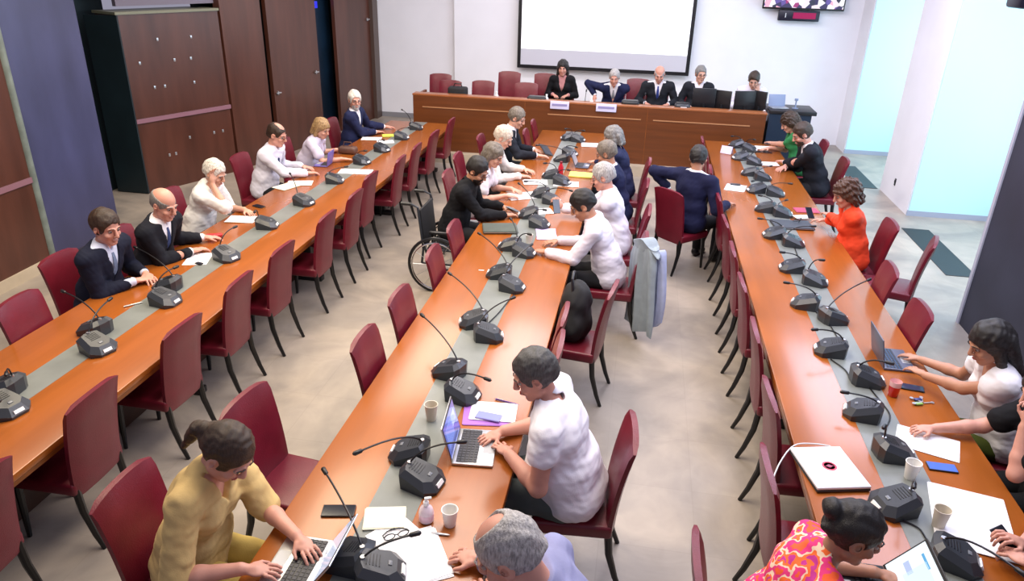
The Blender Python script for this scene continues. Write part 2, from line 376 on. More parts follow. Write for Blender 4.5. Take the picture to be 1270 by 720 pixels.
def crowd_mat():
    m = bpy.data.materials.new('live_video_picture'); m.use_nodes = True; nt = m.node_tree; b = nt.nodes['Principled BSDF']
    tc = nt.nodes.new('ShaderNodeTexCoord'); v = nt.nodes.new('ShaderNodeTexVoronoi'); v.inputs['Scale'].default_value = 11
    nt.links.new(tc.outputs['Object'], v.inputs['Vector'])
    s = nt.nodes.new('ShaderNodeSeparateColor'); nt.links.new(v.outputs['Color'], s.inputs[0])
    r = nt.nodes.new('ShaderNodeValToRGB'); r.color_ramp.interpolation = 'CONSTANT'
    cs = [(0, (.03, .02, .10)), (.2, (.9, .75, .85)), (.38, (.35, .02, .18)), (.5, (.95, .95, 1)), (.68, (.12, .08, .35)), (.8, (.9, .45, .6)), (.9, (.02, .02, .06))]
    for i, (p, c) in enumerate(cs):
        e = r.color_ramp.elements[i] if i < 2 else r.color_ramp.elements.new(p)
        e.position = p; e.color = (*c, 1)
    nt.links.new(s.outputs[0], r.inputs[0]); nt.links.new(r.outputs[0], b.inputs['Emission Color'])
    b.inputs['Emission Strength'].default_value = 0.9; b.inputs['Base Color'].default_value = (0.02, 0.02, 0.02, 1)
    return m
tv('television', 2.15, 3.66, 15.85, 2.585, 3.45, crowd_mat(), 'wall television showing a live picture of people, high on the right')
tv('television', -5.55, -4.12, 16.0, 2.71, 3.5, mat('grey_blue_display', (0.05, 0.06, 0.12), 0.2), 'switched-off television high on the left part of the back wall')
t = thing('led_sign', (2.86, 15.9, 2.38), 0, 'small black display box with a dark red readout under the television', 'display')
MB().box((0, 0, 0.095), (0.76, 0.1, 0.19), bev=0.01).build('casing', mat('navy_black_casing', (0.006, 0.006, 0.02), 0.4), t)
MB().box((0.1, -0.052, 0.1), (0.42, 0.004, 0.11)).build('readout', mat('red_readout', (0.1, 0, 0.02), 0.4, emit=(0.35, 0.0, 0.08), estr=0.7), t)
MB().box((-0.25, -0.052, 0.1), (0.012, 0.004, 0.08)).build('label', M_LABEL, t)
t = thing('wall_loudspeaker', (3.42, 7.75, 3.02), 0, 'dark blue-black loudspeaker hanging high beside the charcoal column', 'loudspeaker')
MB().box((0, 0, 0.16), (0.42, 0.3, 0.3), bev=0.03).build('cabinet', mat('navy_black_casing', (0.006, 0.006, 0.02), 0.4), t)
MB().box((0.1, -0.16, 0.2), (0.08, 0.2, 0.08)).build('bracket', M_BLACK, t)
# ---------------------------------------------------------------- chairs
def make_chair(name='dining_chair'):
    """origin on the floor under the seat; the sitter looks along +Y"""
    t = thing(name, (0, 0, 0), 0, '', 'chair')
    MB().box((0, 0.02, 0.43), (0.44, 0.45, 0.085), bev=0.02, seg=3).build('seat', M_RED, t)
    # backrest: swept, tilted pad with a softly bowed top
    mb = MB(); nz, nx = 10, 7; vs = []; fs = []
    th = 0.055
    for side in (1, -1):
        for j in range(nz+1):
            s = j/nz; z = 0.37+0.62*s
            yc = -0.185-0.02*s-0.075*s*s
            hw = 0.205+0.012*s
            for i in range(nx+1):
                q = i/nx*2-1
                x = q*hw
                zz = z+(0.012*math.cos(q*PI/2) if j == nz else 0)-(0.02*abs(q)**6 if j == nz else 0)
                edge = min(1, (1-abs(q))*6+0.45)*(1 if 0 < j < nz else 0.6)
                vs.append((x, yc+side*th/2*edge-0.012*(1-q*q), zz))
    W = nx+1; N = (nz+1)*W
    for j in range(nz):
        for i in range(nx):
            a = j*W+i
            fs.append([a, a+1, a+W+1, a+W][::-1]); fs.append([N+a, N+a+1, N+a+W+1, N+a+W])
    for j in range(nz):
        a = j*W; fs.append([a, a+W, N+a+W, N+a][::-1]); a = j*W+nx; fs.append([a, N+a, N+a+W, a+W][::-1])
    for i in range(nx):
        a = i; fs.append([a, N+a, N+a+1, a+1][::-1]); a = nz*W+i; fs.append([a, a+1, N+a+1, N+a][::-1])
    mb.add(vs, fs, 0, True).build('backrest', M_RED, t)
    for sx in (-1, 1):
        MB().tube([(sx*.185, 0.205, 0.40), (sx*.187, 0.215, 0.2), (sx*.19, 0.225, 0.0)], [0.024, 0.02, 0.014], n=8).build('leg', M_LEG, t)
        MB().tube([(sx*.185, -0.185, 0.42), (sx*.187, -0.20, 0.26), (sx*.19, -0.245, 0.10), (sx*.192, -0.285, 0.0)], [0.024, 0.022, 0.018, 0.014], n=8).build('leg', M_LEG, t)
    return t
CHAIR0 = make_chair(); _used = [False]
def chair(x, y, rz, label, group, z=0):
    if not _used[0]:
        _used[0] = True; CHAIR0.location = (x, y, z); CHAIR0.rotation_euler = (0, 0, rz); CHAIR0['label'] = label; CHAIR0['group'] = group
        return CHAIR0
    return dup(CHAIR0, (x, y, z), rz, label, group)
ORD = ['nearest', 'second', 'third', 'fourth', 'fifth', 'sixth', 'seventh', 'eighth', 'ninth', 'tenth', 'eleventh', 'twelfth', 'thirteenth', 'fourteenth', 'fifteenth']
_rc = random.Random(3)
FE, FW, FN, FS = -PI/2, PI/2, 0.0, PI       # facing +x, -x, +y, -y
for i, y in enumerate((2.32, 3.12, 4.02, 4.80, 5.54, 6.45, 7.22, 7.97, 8.80, 9.52, 10.41, 11.38)):
    pos = 'the camera end' if i == 0 else ('%s from the camera' % ORD[i])
    chair(-3.22+_rc.uniform(-.015, .015)+(0.09 if i == 7 else 0)*-1, y, FW+_rc.uniform(-.04, .04),
          'empty red chair on the aisle side of the left table, %s' % ('nearest the camera' if i == 0 else pos), 'empty chairs on the aisle side of the left table')
chair(-4.03, 4.12, FE+.06, 'empty red leather chair beside the brown-haired suited man at the left table', 'chairs on the wall side of the left table')
for x, y, l, g in ((-1.41, 4.12, 'empty red chair left of the centre table, nearest the camera of the four in line', 'empty chairs on the left side of the centre table'),
                (-1.395, 4.83, 'empty red chair left of the centre table, second of the four in line', 'empty chairs on the left side of the centre table'),
                (-1.39, 5.77, 'empty red chair left of the centre table, third of the four in line', 'empty chairs on the left side of the centre table'),
                (-1.385, 6.47, 'empty red chair on the left side of the centre table right beside the wheelchair', 'empty chairs on the left side of the centre table'),
                (-1.39, 10.9, 'red chair by the centre table just beyond the grey-haired man in a blazer', 'empty chairs on the left side of the centre table'),
                (-1.385, 11.65, 'red chair at the far left end of the centre table nearest the dais', 'empty chairs on the left side of the centre table')):
    chair(x, y, FE+_rc.uniform(-.04, .04), l, g)
chair(-1.80, 3.22, FE-.12, 'red leather chair with a bare seat pulled out behind the woman in yellow', 'chairs pulled out by the woman in yellow')
chair(-0.68, 4.80, FW, 'empty red chair pushed under the centre table by the bag chair', 'empty chairs on the right side of the centre table')
chair(-0.66, 4.33, FW+.03, 'empty red chair pushed under the centre table next to the woman at the laptop', 'empty chairs on the right side of the centre table')
chair(-0.35, 5.36, FW-.14, 'red chair with a black bag on its seat at the centre table', 'chairs on the right side of the centre table')
for i, y in enumerate((3.25, 4.00, 4.85, 5.72, 6.48, 7.30, 8.20, 9.37, 10.3, 11.1)):
    chair({0: 1.10, 1: 1.21}.get(i, 1.23), y, FE+_rc.uniform(-.05, .05),
          'empty red chair on the aisle side of the right table, %s' % ('nearest the camera' if i == 0 else ORD[i]+' from the camera'), 'empty chairs on the aisle side of the right table')
chair(1.985, 5.50, FW, 'red chair tucked under the window side of the right table beside the open laptop', 'empty chairs on the window side of the right table')
chair(1.985, 6.33, FW-.05, 'red chair tucked under the window side of the right table behind the bare stretch', 'empty chairs on the window side of the right table')
chair(2.62, 7.25, FW-.35, 'red chair standing free of the right table and turned askew on the pale floor', 'empty chairs on the window side of the right table')
# chairs on the platform
for x, y, z, l in ((-3.88, 14.0, .08, 'red chair at the far left end of the dais, taller of the two there'),
                (-3.58, 13.55, .0, 'low red chair at the left end of the dais behind the black bag'),
                (-2.95, 13.6, .03, 'low red chair on the dais left of the white bottle'),
                (-2.53, 14.0, .26, 'tall red chair on the dais right of the white bottle'),
                (-2.12, 13.55, .05, 'low red chair on the dais between two taller ones'),
                (-1.83, 14.0, .26, 'tall red chair on the dais just left of the black-haired woman'),
                (-0.08, 14.0, .24, 'red chair on the dais between the open-suited man and the bald man')):
    chair(x, y, FS+_rc.uniform(-.05, .05), l, 'empty chairs behind the dais', z=max(0.17+0.0, 0.17+z*0.6)+0.05)

# ---------------------------------------------------------------- microphones
def hexa(w, d):
    return [(-w/2, -d*.28), (-w*.26, -d/2), (w*.26, -d/2), (w/2, -d*.28), (w*.40, d*.42), (w*.2, d/2), (-w*.2, d/2), (-w*.40, d*.42)]
def mic(base, face, tip=None, label='', tz=None, size=1.0, jit=0.0):
    """base: pixel of the unit; face: direction its user side looks (world angle, 0 = +x, pi = -x)"""
    p = at(base[0], base[1], 0.79); rz = face+PI/2+jit
    t = thing('gooseneck_microphone', (p[0], p[1], 0.7497), rz, label, 'microphone', 'gooseneck microphones on the tables')
    s = size
    b = MB(); b.prism([(x*s, y*s) for x, y in hexa(.205, .215)], 0, 0.022, inset=-0.04)
    b.prism([(x*s*1.04, y*s*1.04) for x, y in hexa(.205, .215)], 0.022, 0.058, inset=0.30)
    for v in range(len(b.v)):
        x, y, z = b.v[v]
        if z > 0.018: b.v[v] = (x, y, z+0.34*(y+0.10)*s)
    b.build('base', M_CHARCOAL, t)
    MB().box((0, -0.101*s, 0.034), (0.062, 0.012, 0.022), rot=Rx(-.5)).build('label_strip', M_LABEL, t)
    MB().box((0, -0.045*s, 0.078), (0.028, 0.018, 0.006), rot=Rx(.33), bev=0.002).build('button', mat('grey_button', (0.16, 0.17, 0.19), 0.3), t)
    g = MB()
    for k in range(5): g.box((0, (0.0+k*0.014)*s, 0.0935+0.34*k*0.014), (0.07, 0.004, 0.003), rot=Rx(.33))
    g.build('speaker_grille', M_BLACK, t)
    c, sn = math.cos(-rz), math.sin(-rz)
    if tip is not None:
        q = at(tip[0], tip[1], tz if tz else 0.98); dx, dy = q[0]-p[0], q[1]-p[1]
        L = math.hypot(dx, dy)
        if L > 0.48: dx *= .48/L; dy *= .48/L
        q = Vector((dx*c-dy*sn, dx*sn+dy*c, (tz if tz else 0.98)-0.7497))
    else:
        rr = random.Random(int(base[0]*7+base[1])); q = Vector((rr.uniform(-.12, .12), -rr.uniform(.02, .16), rr.uniform(.15, .21)))
    r0 = Vector((0, 0.075*s, 0.112)); pts = []
    ctrl = Vector((r0.x+(q.x-r0.x)*.25, r0.y+(q.y-r0.y)*.25, max(q.z, r0.z)+.0))
    for k in range(9):
        a = k/8; pts.append(r0*(1-a)**2+ctrl*2*a*(1-a)+q*a*a)
    MB().tube(pts, 0.0052, n=7).build('gooseneck', M_BLACK, t)
    MB().tube([r0-Vector((0, 0, .01)), r0+Vector((0, 0, .012))], 0.012, n=10).build('neck_socket', M_SILVER, t)
    d = (pts[-1]-pts[-2]).normalized()
    MB().tube([q-d*.012, q-d*.005, q+d*.035, q+d*.044], [0.006, 0.0115, 0.0125, 0.006], n=10).build('microphone_head', M_BLACK, t)
    return t
WST, EST = PI, 0.0
LM = [((5, 478), WST, (8, 462), 'microphone unit cut by the frame edge at the left table, wall side'),
      ((8, 503), EST, None, 'microphone unit cut by the frame edge at the left table, aisle side'),
      ((117, 405), WST, (80, 362), 'wall-side microphone of the crossed pair beside the brown-haired suited man'),
      ((121, 428), EST, (135, 372), 'aisle-side microphone of the crossed pair beside the brown-haired suited man'),
      ((207, 352), WST, (160, 302), 'microphone right in front of the hands of the brown-haired suited man'),
      ((205, 370), EST, (216, 332), 'aisle-side microphone in front of the brown-haired suited man'),
      ((281, 316), EST, (290, 282), 'microphone in front of the bald man at the left table'),
      ((331, 277), EST, (316, 262), 'microphone in front of the woman with short white hair'),
      ((377, 249), EST, (350, 207), 'microphone in front of the balding man in a white shirt'),
      ((415, 222), EST, None, 'microphone between the balding man and the blonde woman'),
      ((449, 199), EST, None, 'microphone in front of the blonde woman at the left table'),
      ((474, 184), EST, None, 'microphone beside the stack of papers near the white-haired man'),
      ((498, 169), EST, None, 'microphone in front of the white-haired man in navy'),
      ((516, 157), EST, (490, 133), 'farthest microphone of the left table, its stalk bent toward the wall'),
      ((508, 558), WST, (447, 559), 'microphone with its stalk laid low toward the aisle, behind the open laptop'),
      ((524, 592), EST, (569, 548), 'microphone leaning over the open laptop keyboard'),
      ((433, 688), WST, (404, 586), 'nearest microphone of the centre table, stalk above the black phone'),
      ((472, 706), EST, None, 'nearest microphone of the centre table beside the white papers'),
      ((557, 457), WST, (525, 392), 'microphone with a long stalk reaching across the empty centre table, nearer one'),
      ((574, 486), EST, (602, 469), 'microphone by the purple folder with its stalk bent low'),
      ((587, 396), WST, (559, 340), 'microphone with a long stalk across the empty centre table, middle one'),
      ((606, 413), EST, (634, 370), 'microphone facing the bag chair at the centre table'),
      ((619, 337), WST, (593, 288), 'microphone with a long stalk beside the grey laptop sleeve'),
      ((635, 353), EST, (662, 300), 'microphone in front of the dark-haired man in a white shirt'),
      ((632, 303), WST, (634, 272), 'microphone beside the small cup at the grey laptop sleeve'),
      ((650, 311), EST, (655, 290), 'microphone at the hands of the dark-haired man in a white shirt'),
      ((655, 264), WST, (642, 225), 'microphone in front of the man in the wheelchair'),
      ((669, 276), EST, None, 'microphone beside the lavender sheets on the centre table'),
      ((670, 239), WST, None, 'microphone in front of the woman in a white top at the centre table'),
      ((684, 247), EST, (707, 236), 'microphone in front of the man holding up his phone'),
      ((683, 216), WST, None, 'microphone left of the red bottle on the centre table'),
      ((697, 224), EST, None, 'microphone just before the red bottle on the centre table'),
      ((697, 196), WST, (668, 180), 'microphone in front of the grey-haired man in a blazer'),
      ((707, 189), EST, None, 'microphone behind the red bottle on the centre table'),
      ((704, 170), WST, None, 'farthest wall-side microphone of the centre table'),
      ((717, 172), EST, None, 'farthest window-side microphone of the centre table')]
for b_, f_, t_, l_ in LM: mic(b_, f_, t_, l_, jit=random.Random(b_[0]).uniform(-.35, .35))
RM = [((913, 179), WST), ((930, 184), EST), ((918, 194), WST), ((936, 200), EST), ((930, 213), WST), ((946, 219), EST), ((938, 234), WST), ((962, 238), EST),
      ((949, 257), WST), ((971, 263), EST), ((960, 289), WST), ((984, 299), EST), ((982, 330), WST), ((1011, 346), EST), ((999, 374), WST), ((1034, 392), EST),
      ((1030, 431), WST), ((1076, 467), EST), ((1070, 508), WST), ((1109, 557), EST), ((1109, 623), WST), ((1187, 689), EST)]
RL = ['at the very end nearest the dais, aisle side', 'at the very end nearest the dais, window side', 'behind the lavender card, aisle side', 'before the woman in green',
      'before the bearded man, aisle side', 'before the bearded man, window side', 'beside the white sheet with the phone', 'between the bearded man and the woman in orange',
      'across from the woman in orange, aisle side', 'before the woman in orange', 'beside the dark case, aisle side', 'beside the dark case, window side',
      'aisle side just past the woman in orange', 'with a short stalk, window side past the woman in orange', 'aisle side opposite the tucked-in chairs', 'with a long stalk reaching over the tucked-in chair',
      'aisle side opposite the dark laptop', 'beside the dark laptop', 'aisle side opposite the red cup', 'by the sheet under the writing hand', 'above the lit laptop screen', 'beside the hands holding a phone']
RT = {15: (1077, 347), 13: (1017, 322), 21: (1262, 706), 19: (1098, 528), 20: (1134, 600)}
for i, (b_, f_) in enumerate(RM):
    mic(b_, f_, RT.get(i), 'microphone on the right table %s' % RL[i], tz=None, jit=random.Random(i).uniform(-.4, .4))
# cables between the units
def cable(name, pts, label, m=M_BLACK, r=0.0045, z=0.757):
    P = [at(u, v, z) for u, v in pts]; Q = []
    for i in range(len(P)-1):
        for k in range(6):
            a = k/6; p0 = P[max(i-1, 0)]; p1 = P[i]; p2 = P[i+1]; p3 = P[min(i+2, len(P)-1)]
            Q.append(0.5*((2*p1)+(-p0+p2)*a+(2*p0-5*p1+4*p2-p3)*a*a+(-p0+3*p1-3*p2+p3)*a**3))
    Q.append(P[-1])
    return tag(MB().tube(Q, r, n=6).build(name, m), label, 'cable', 'cables on the tables')
cable('cable', [(1030, 445), (1048, 458), (1056, 470), (1072, 480)], 'black cable on the right table beside the dark laptop')
cable('cable', [(1078, 480), (1092, 497), (1104, 515), (1098, 535), (1106, 548)], 'black looping cable on the right table between red cup and papers')
cable('cable', [(1120, 645), (1140, 655), (1152, 672), (1168, 682)], 'black cable on the right table beside the lit laptop screen')
cable('cable', [(1005, 380), (1018, 392), (1026, 398), (1040, 420)], 'black cable on the right table before the tucked-in chairs')
cable('cable', [(985, 305), (990, 318), (996, 330), (1000, 340)], 'short black cable on the right table past the dark case')
cable('cable', [(640, 362), (628, 376), (618, 388), (606, 400)], 'black cable on the centre table strip opposite the bag chair')
# ---------------------------------------------------------------- people: smooth signed-distance bodies turned into one mesh
def V(*a): return np.array(a, dtype=float)
def unit(a): return a/max(1e-9, np.linalg.norm(a))
class Field:
    def __init__(s, lo, hi, h):
        s.h = h; s.lo = np.array(lo)-3*h; n = np.ceil((np.array(hi)-s.lo)/h).astype(int)+4
        s.n = n; s.a = np.full(n, 0.5, np.float32)
        s.ax = [s.lo[i]+h*np.arange(n[i]) for i in range(3)]
    def sl(s, lo, hi, pad):
        r = []
        for i in range(3):
            i0 = max(0, int((lo[i]-pad-s.lo[i])/s.h)); i1 = min(s.n[i], int((hi[i]+pad-s.lo[i])/s.h)+2)
            if i1 <= i0: return None
            r.append(slice(i0, i1))
        return tuple(r)
    def pts(s, r):
        x = s.ax[0][r[0]][:, None, None]; y = s.ax[1][r[1]][None, :, None]; z = s.ax[2][r[2]][None, None, :]
        return x, y, z
    def put(s, r, d, k, op):
        a = s.a[r]
        if op == '+':
            if k > 0:
                hh = np.maximum(k-np.abs(a-d), 0)/k; s.a[r] = np.minimum(a, d)-hh*hh*k*0.25
            else: s.a[r] = np.minimum(a, d)
        else:
            d = -d
            if k > 0:
                hh = np.maximum(k-np.abs(a-d), 0)/k; s.a[r] = np.maximum(a, d)+hh*hh*k*0.25
            else: s.a[r] = np.maximum(a, d)
    def cap(s, p, q, r1, r2=None, k=0.02, op='+'):
        r2 = r1 if r2 is None else r2; R = max(r1, r2)
        r = s.sl(np.minimum(p, q)-R, np.maximum(p, q)+R, k+2*s.h)
        if r is None: return
        x, y, z = s.pts(r); d = q-p; L2 = max(1e-9, float(d@d))
        t = np.clip(((x-p[0])*d[0]+(y-p[1])*d[1]+(z-p[2])*d[2])/L2, 0, 1)
        D = np.sqrt((x-p[0]-t*d[0])**2+(y-p[1]-t*d[1])**2+(z-p[2]-t*d[2])**2)-(r1+(r2-r1)*t)
        s.put(r, D.astype(np.float32), k, op)
    def ell(s, c, rad, M=None, k=0.02, op='+'):
        R = max(rad); r = s.sl(c-R, c+R, k+2*s.h)
        if r is None: return
        x, y, z = s.pts(r); x = x-c[0]; y = y-c[1]; z = z-c[2]
        if M is None: M = np.eye(3)
        X = M[0, 0]*x+M[1, 0]*y+M[2, 0]*z; Y = M[0, 1]*x+M[1, 1]*y+M[2, 1]*z; Z = M[0, 2]*x+M[1, 2]*y+M[2, 2]*z
        k0 = np.sqrt((X/rad[0])**2+(Y/rad[1])**2+(Z/rad[2])**2)+1e-6
        k1 = np.sqrt((X/rad[0]**2)**2+(Y/rad[1]**2)**2+(Z/rad[2]**2)**2)+1e-6
        s.put(r, (k0*(k0-1)/k1).astype(np.float32), k, op)
    def half(s, p, n, k=0.0, lo=None, hi=None):
        """remove everything on the +n side of the plane through p (inside the optional box)"""
        r = s.sl(lo, hi, 0) if lo is not None else tuple(slice(0, q) for q in s.n)
        if r is None: return
        x, y, z = s.pts(r); D = -((x-p[0])*n[0]+(y-p[1])*n[1]+(z-p[2])*n[2])
        s.put(r, D.astype(np.float32), k, '-')
    def wedge(s, p, right, fwd, up, half_w, height, base=0.004, k=0.004):
        """cuts a V opening: apex at p, widening upward"""
        c = p+up*height/2; R = height+0.05
        r = s.sl(c-R, c+R, 0)
        if r is None: return
        x, y, z = s.pts(r); x = x-p[0]; y = y-p[1]; z = z-p[2]
        X = x*right[0]+y*right[1]+z*right[2]; Y = x*fwd[0]+y*fwd[1]+z*fwd[2]; Z = x*up[0]+y*up[1]+z*up[2]
        th = math.atan2(half_w, height)
        D = np.maximum((np.abs(X)-base)*math.cos(th)-Z*math.sin(th), 0.02-Y)
        D = np.maximum(D, Z-height*1.25)
        s.put(r, D.astype(np.float32), k, '-')
    def noise(s, amp, f, seed=0, fold=None):
        m = np.abs(s.a) < 0.03; i, j, l = np.nonzero(m)
        x = s.ax[0][i]; y = s.ax[1][j]; z = s.ax[2][l]; rg = np.random.RandomState(seed+1); v = 0
        for o in range(5):
            w = rg.randn(3); w /= np.linalg.norm(w); 
            if fold is not None: w = unit(w*np.array(fold))
            ff = f*(1+0.45*o); ph = rg.rand()*6.28
            v = v+np.sin(ff*(w[0]*x+w[1]*y+w[2]*z)+ph+1.3*np.sin(ff*.43*(w[1]*x-w[2]*y+w[0]*z)+ph*2))/(1+0.3*o)
        s.a[i, j, l] += (amp*v/2).astype(np.float32)
    def mesh(s):
        a = s.a; ins = a < 0; c = ins[:-1, :-1, :-1].astype(np.int8)
        offs = [(i, j, k) for i in (0, 1) for j in (0, 1) for k in (0, 1)]
        cs = np.zeros(tuple(q-1 for q in a.shape), np.int8)
        for o in offs: cs += ins[o[0]:a.shape[0]-1+o[0], o[1]:a.shape[1]-1+o[1], o[2]:a.shape[2]-1+o[2]]
        I = np.argwhere((cs > 0) & (cs < 8))
        if len(I) == 0: return np.zeros((0, 3)), np.zeros((0, 4), int)
        idx = np.full(cs.shape, -1, np.int32); idx[I[:, 0], I[:, 1], I[:, 2]] = np.arange(len(I))
        val = {o: a[I[:, 0]+o[0], I[:, 1]+o[1], I[:, 2]+o[2]] for o in offs}
        acc = np.zeros((len(I), 3)); cnt = np.zeros(len(I))
        for o in offs:
            for axn in range(3):
                if o[axn]: continue
                p = list(o); p[axn] = 1; p = tuple(p); v0 = val[o]; v1 = val[p]; m = (v0 < 0) != (v1 < 0)
                t = v0[m]/(v0[m]-v1[m]); q = np.tile(np.array(o, float), (m.sum(), 1)); q[:, axn] = t
                acc[m] += q; cnt[m] += 1
        verts = s.lo+(I+acc/cnt[:, None])*s.h; quads = []
        for axn in range(3):
            b, c_ = (axn+1) % 3, (axn+2) % 3
            s0 = [slice(1, -1)]*3; s1 = [slice(1, -1)]*3; s0[axn] = slice(0, -1); s1[axn] = slice(1, None)
            A = ins[tuple(s0)]; B = ins[tuple(s1)]; E = np.argwhere(A != B)
            fl = A[E[:, 0], E[:, 1], E[:, 2]]
            E = E+1; E[:, axn] -= 1
            def cell(db, dc):
                q = E.copy(); q[:, b] += db; q[:, c_] += dc; return idx[q[:, 0], q[:, 1], q[:, 2]]
            Q = np.stack([cell(-1, -1), cell(0, -1), cell(0, 0), cell(-1, 0)], 1)
            Q[~fl] = Q[~fl][:, ::-1]; quads.append(Q)
        Q = np.concatenate(quads); Q = Q[(Q >= 0).all(1)]
        return verts, Q
    def build(s, name, m, parent, label=None, smooth_it=1, clean=True):
        v, q = s.mesh()
        for _ in range(smooth_it):
            acc = np.zeros_like(v); cnt = np.zeros(len(v))
            for a_, b_ in ((0, 1), (1, 2), (2, 3), (3, 0)):
                np.add.at(acc, q[:, a_], v[q[:, b_]]); np.add.at(acc, q[:, b_], v[q[:, a_]])
                np.add.at(cnt, q[:, a_], 1); np.add.at(cnt, q[:, b_], 1)
            v = v*0.5+0.5*acc/np.maximum(cnt, 1)[:, None]
        me = bpy.data.meshes.new(name)
        me.vertices.add(len(v)); me.vertices.foreach_set('co', v.astype(np.float32).ravel())
        me.loops.add(len(q)*4); me.loops.foreach_set('vertex_index', q.astype(np.int32).ravel())
        me.polygons.add(len(q)); me.polygons.foreach_set('loop_start', np.arange(0, len(q)*4, 4, dtype=np.int32))
        me.polygons.foreach_set('loop_total', np.full(len(q), 4, dtype=np.int32))
        me.polygons.foreach_set('use_smooth', np.ones(len(q), bool))
        me.materials.append(m); me.update(calc_edges=True); me.validate()
        o = bpy.data.objects.new(name, me); COL.objects.link(o); o.parent = parent
        if label: o['label'] = label
        return o

SKIN = {'fair': (0.62, 0.33, 0.235), 'pink': (0.60, 0.29, 0.215), 'tan': (0.46, 0.22, 0.135), 'olive': (0.36, 0.17, 0.105)}
HAIRC = {'brown': (0.036, 0.018, 0.009), 'dark': (0.012, 0.009, 0.008), 'grey': (0.20, 0.19, 0.18), 'silver': (0.40, 0.38, 0.37), 'white': (0.66, 0.62, 0.56),
         'blonde': (0.34, 0.21, 0.09), 'cream': (0.62, 0.52, 0.42), 'ash': (0.17, 0.14, 0.11), 'darkgrey': (0.065, 0.062, 0.06), 'auburn': (0.075, 0.030, 0.016)}
PLOG = []
def skin(n): return mat('skin_'+n, SKIN[n], 0.5, noise=0.07, nscale=14, bump=0.03, bscale=120)
def hairm(n): return mat('hair_'+n, HAIRC[n], 0.45, noise=0.45, nscale=30, stretch=(4, 4, 1), bump=0.35, bscale=90)
def cloth(n, c, **k):
    k.setdefault('noise', 0.0 if min(c) > .55 else 0.08); k.setdefault('nscale', 12); k.setdefault('bump', 0.10); k.setdefault('bscale', 160)
    return mat('cloth_'+n, c, 0.85, sheen=0.06 if min(c) > .2 else 0.0, spec=0.3 if max(c) < .2 else 0.5, **k)

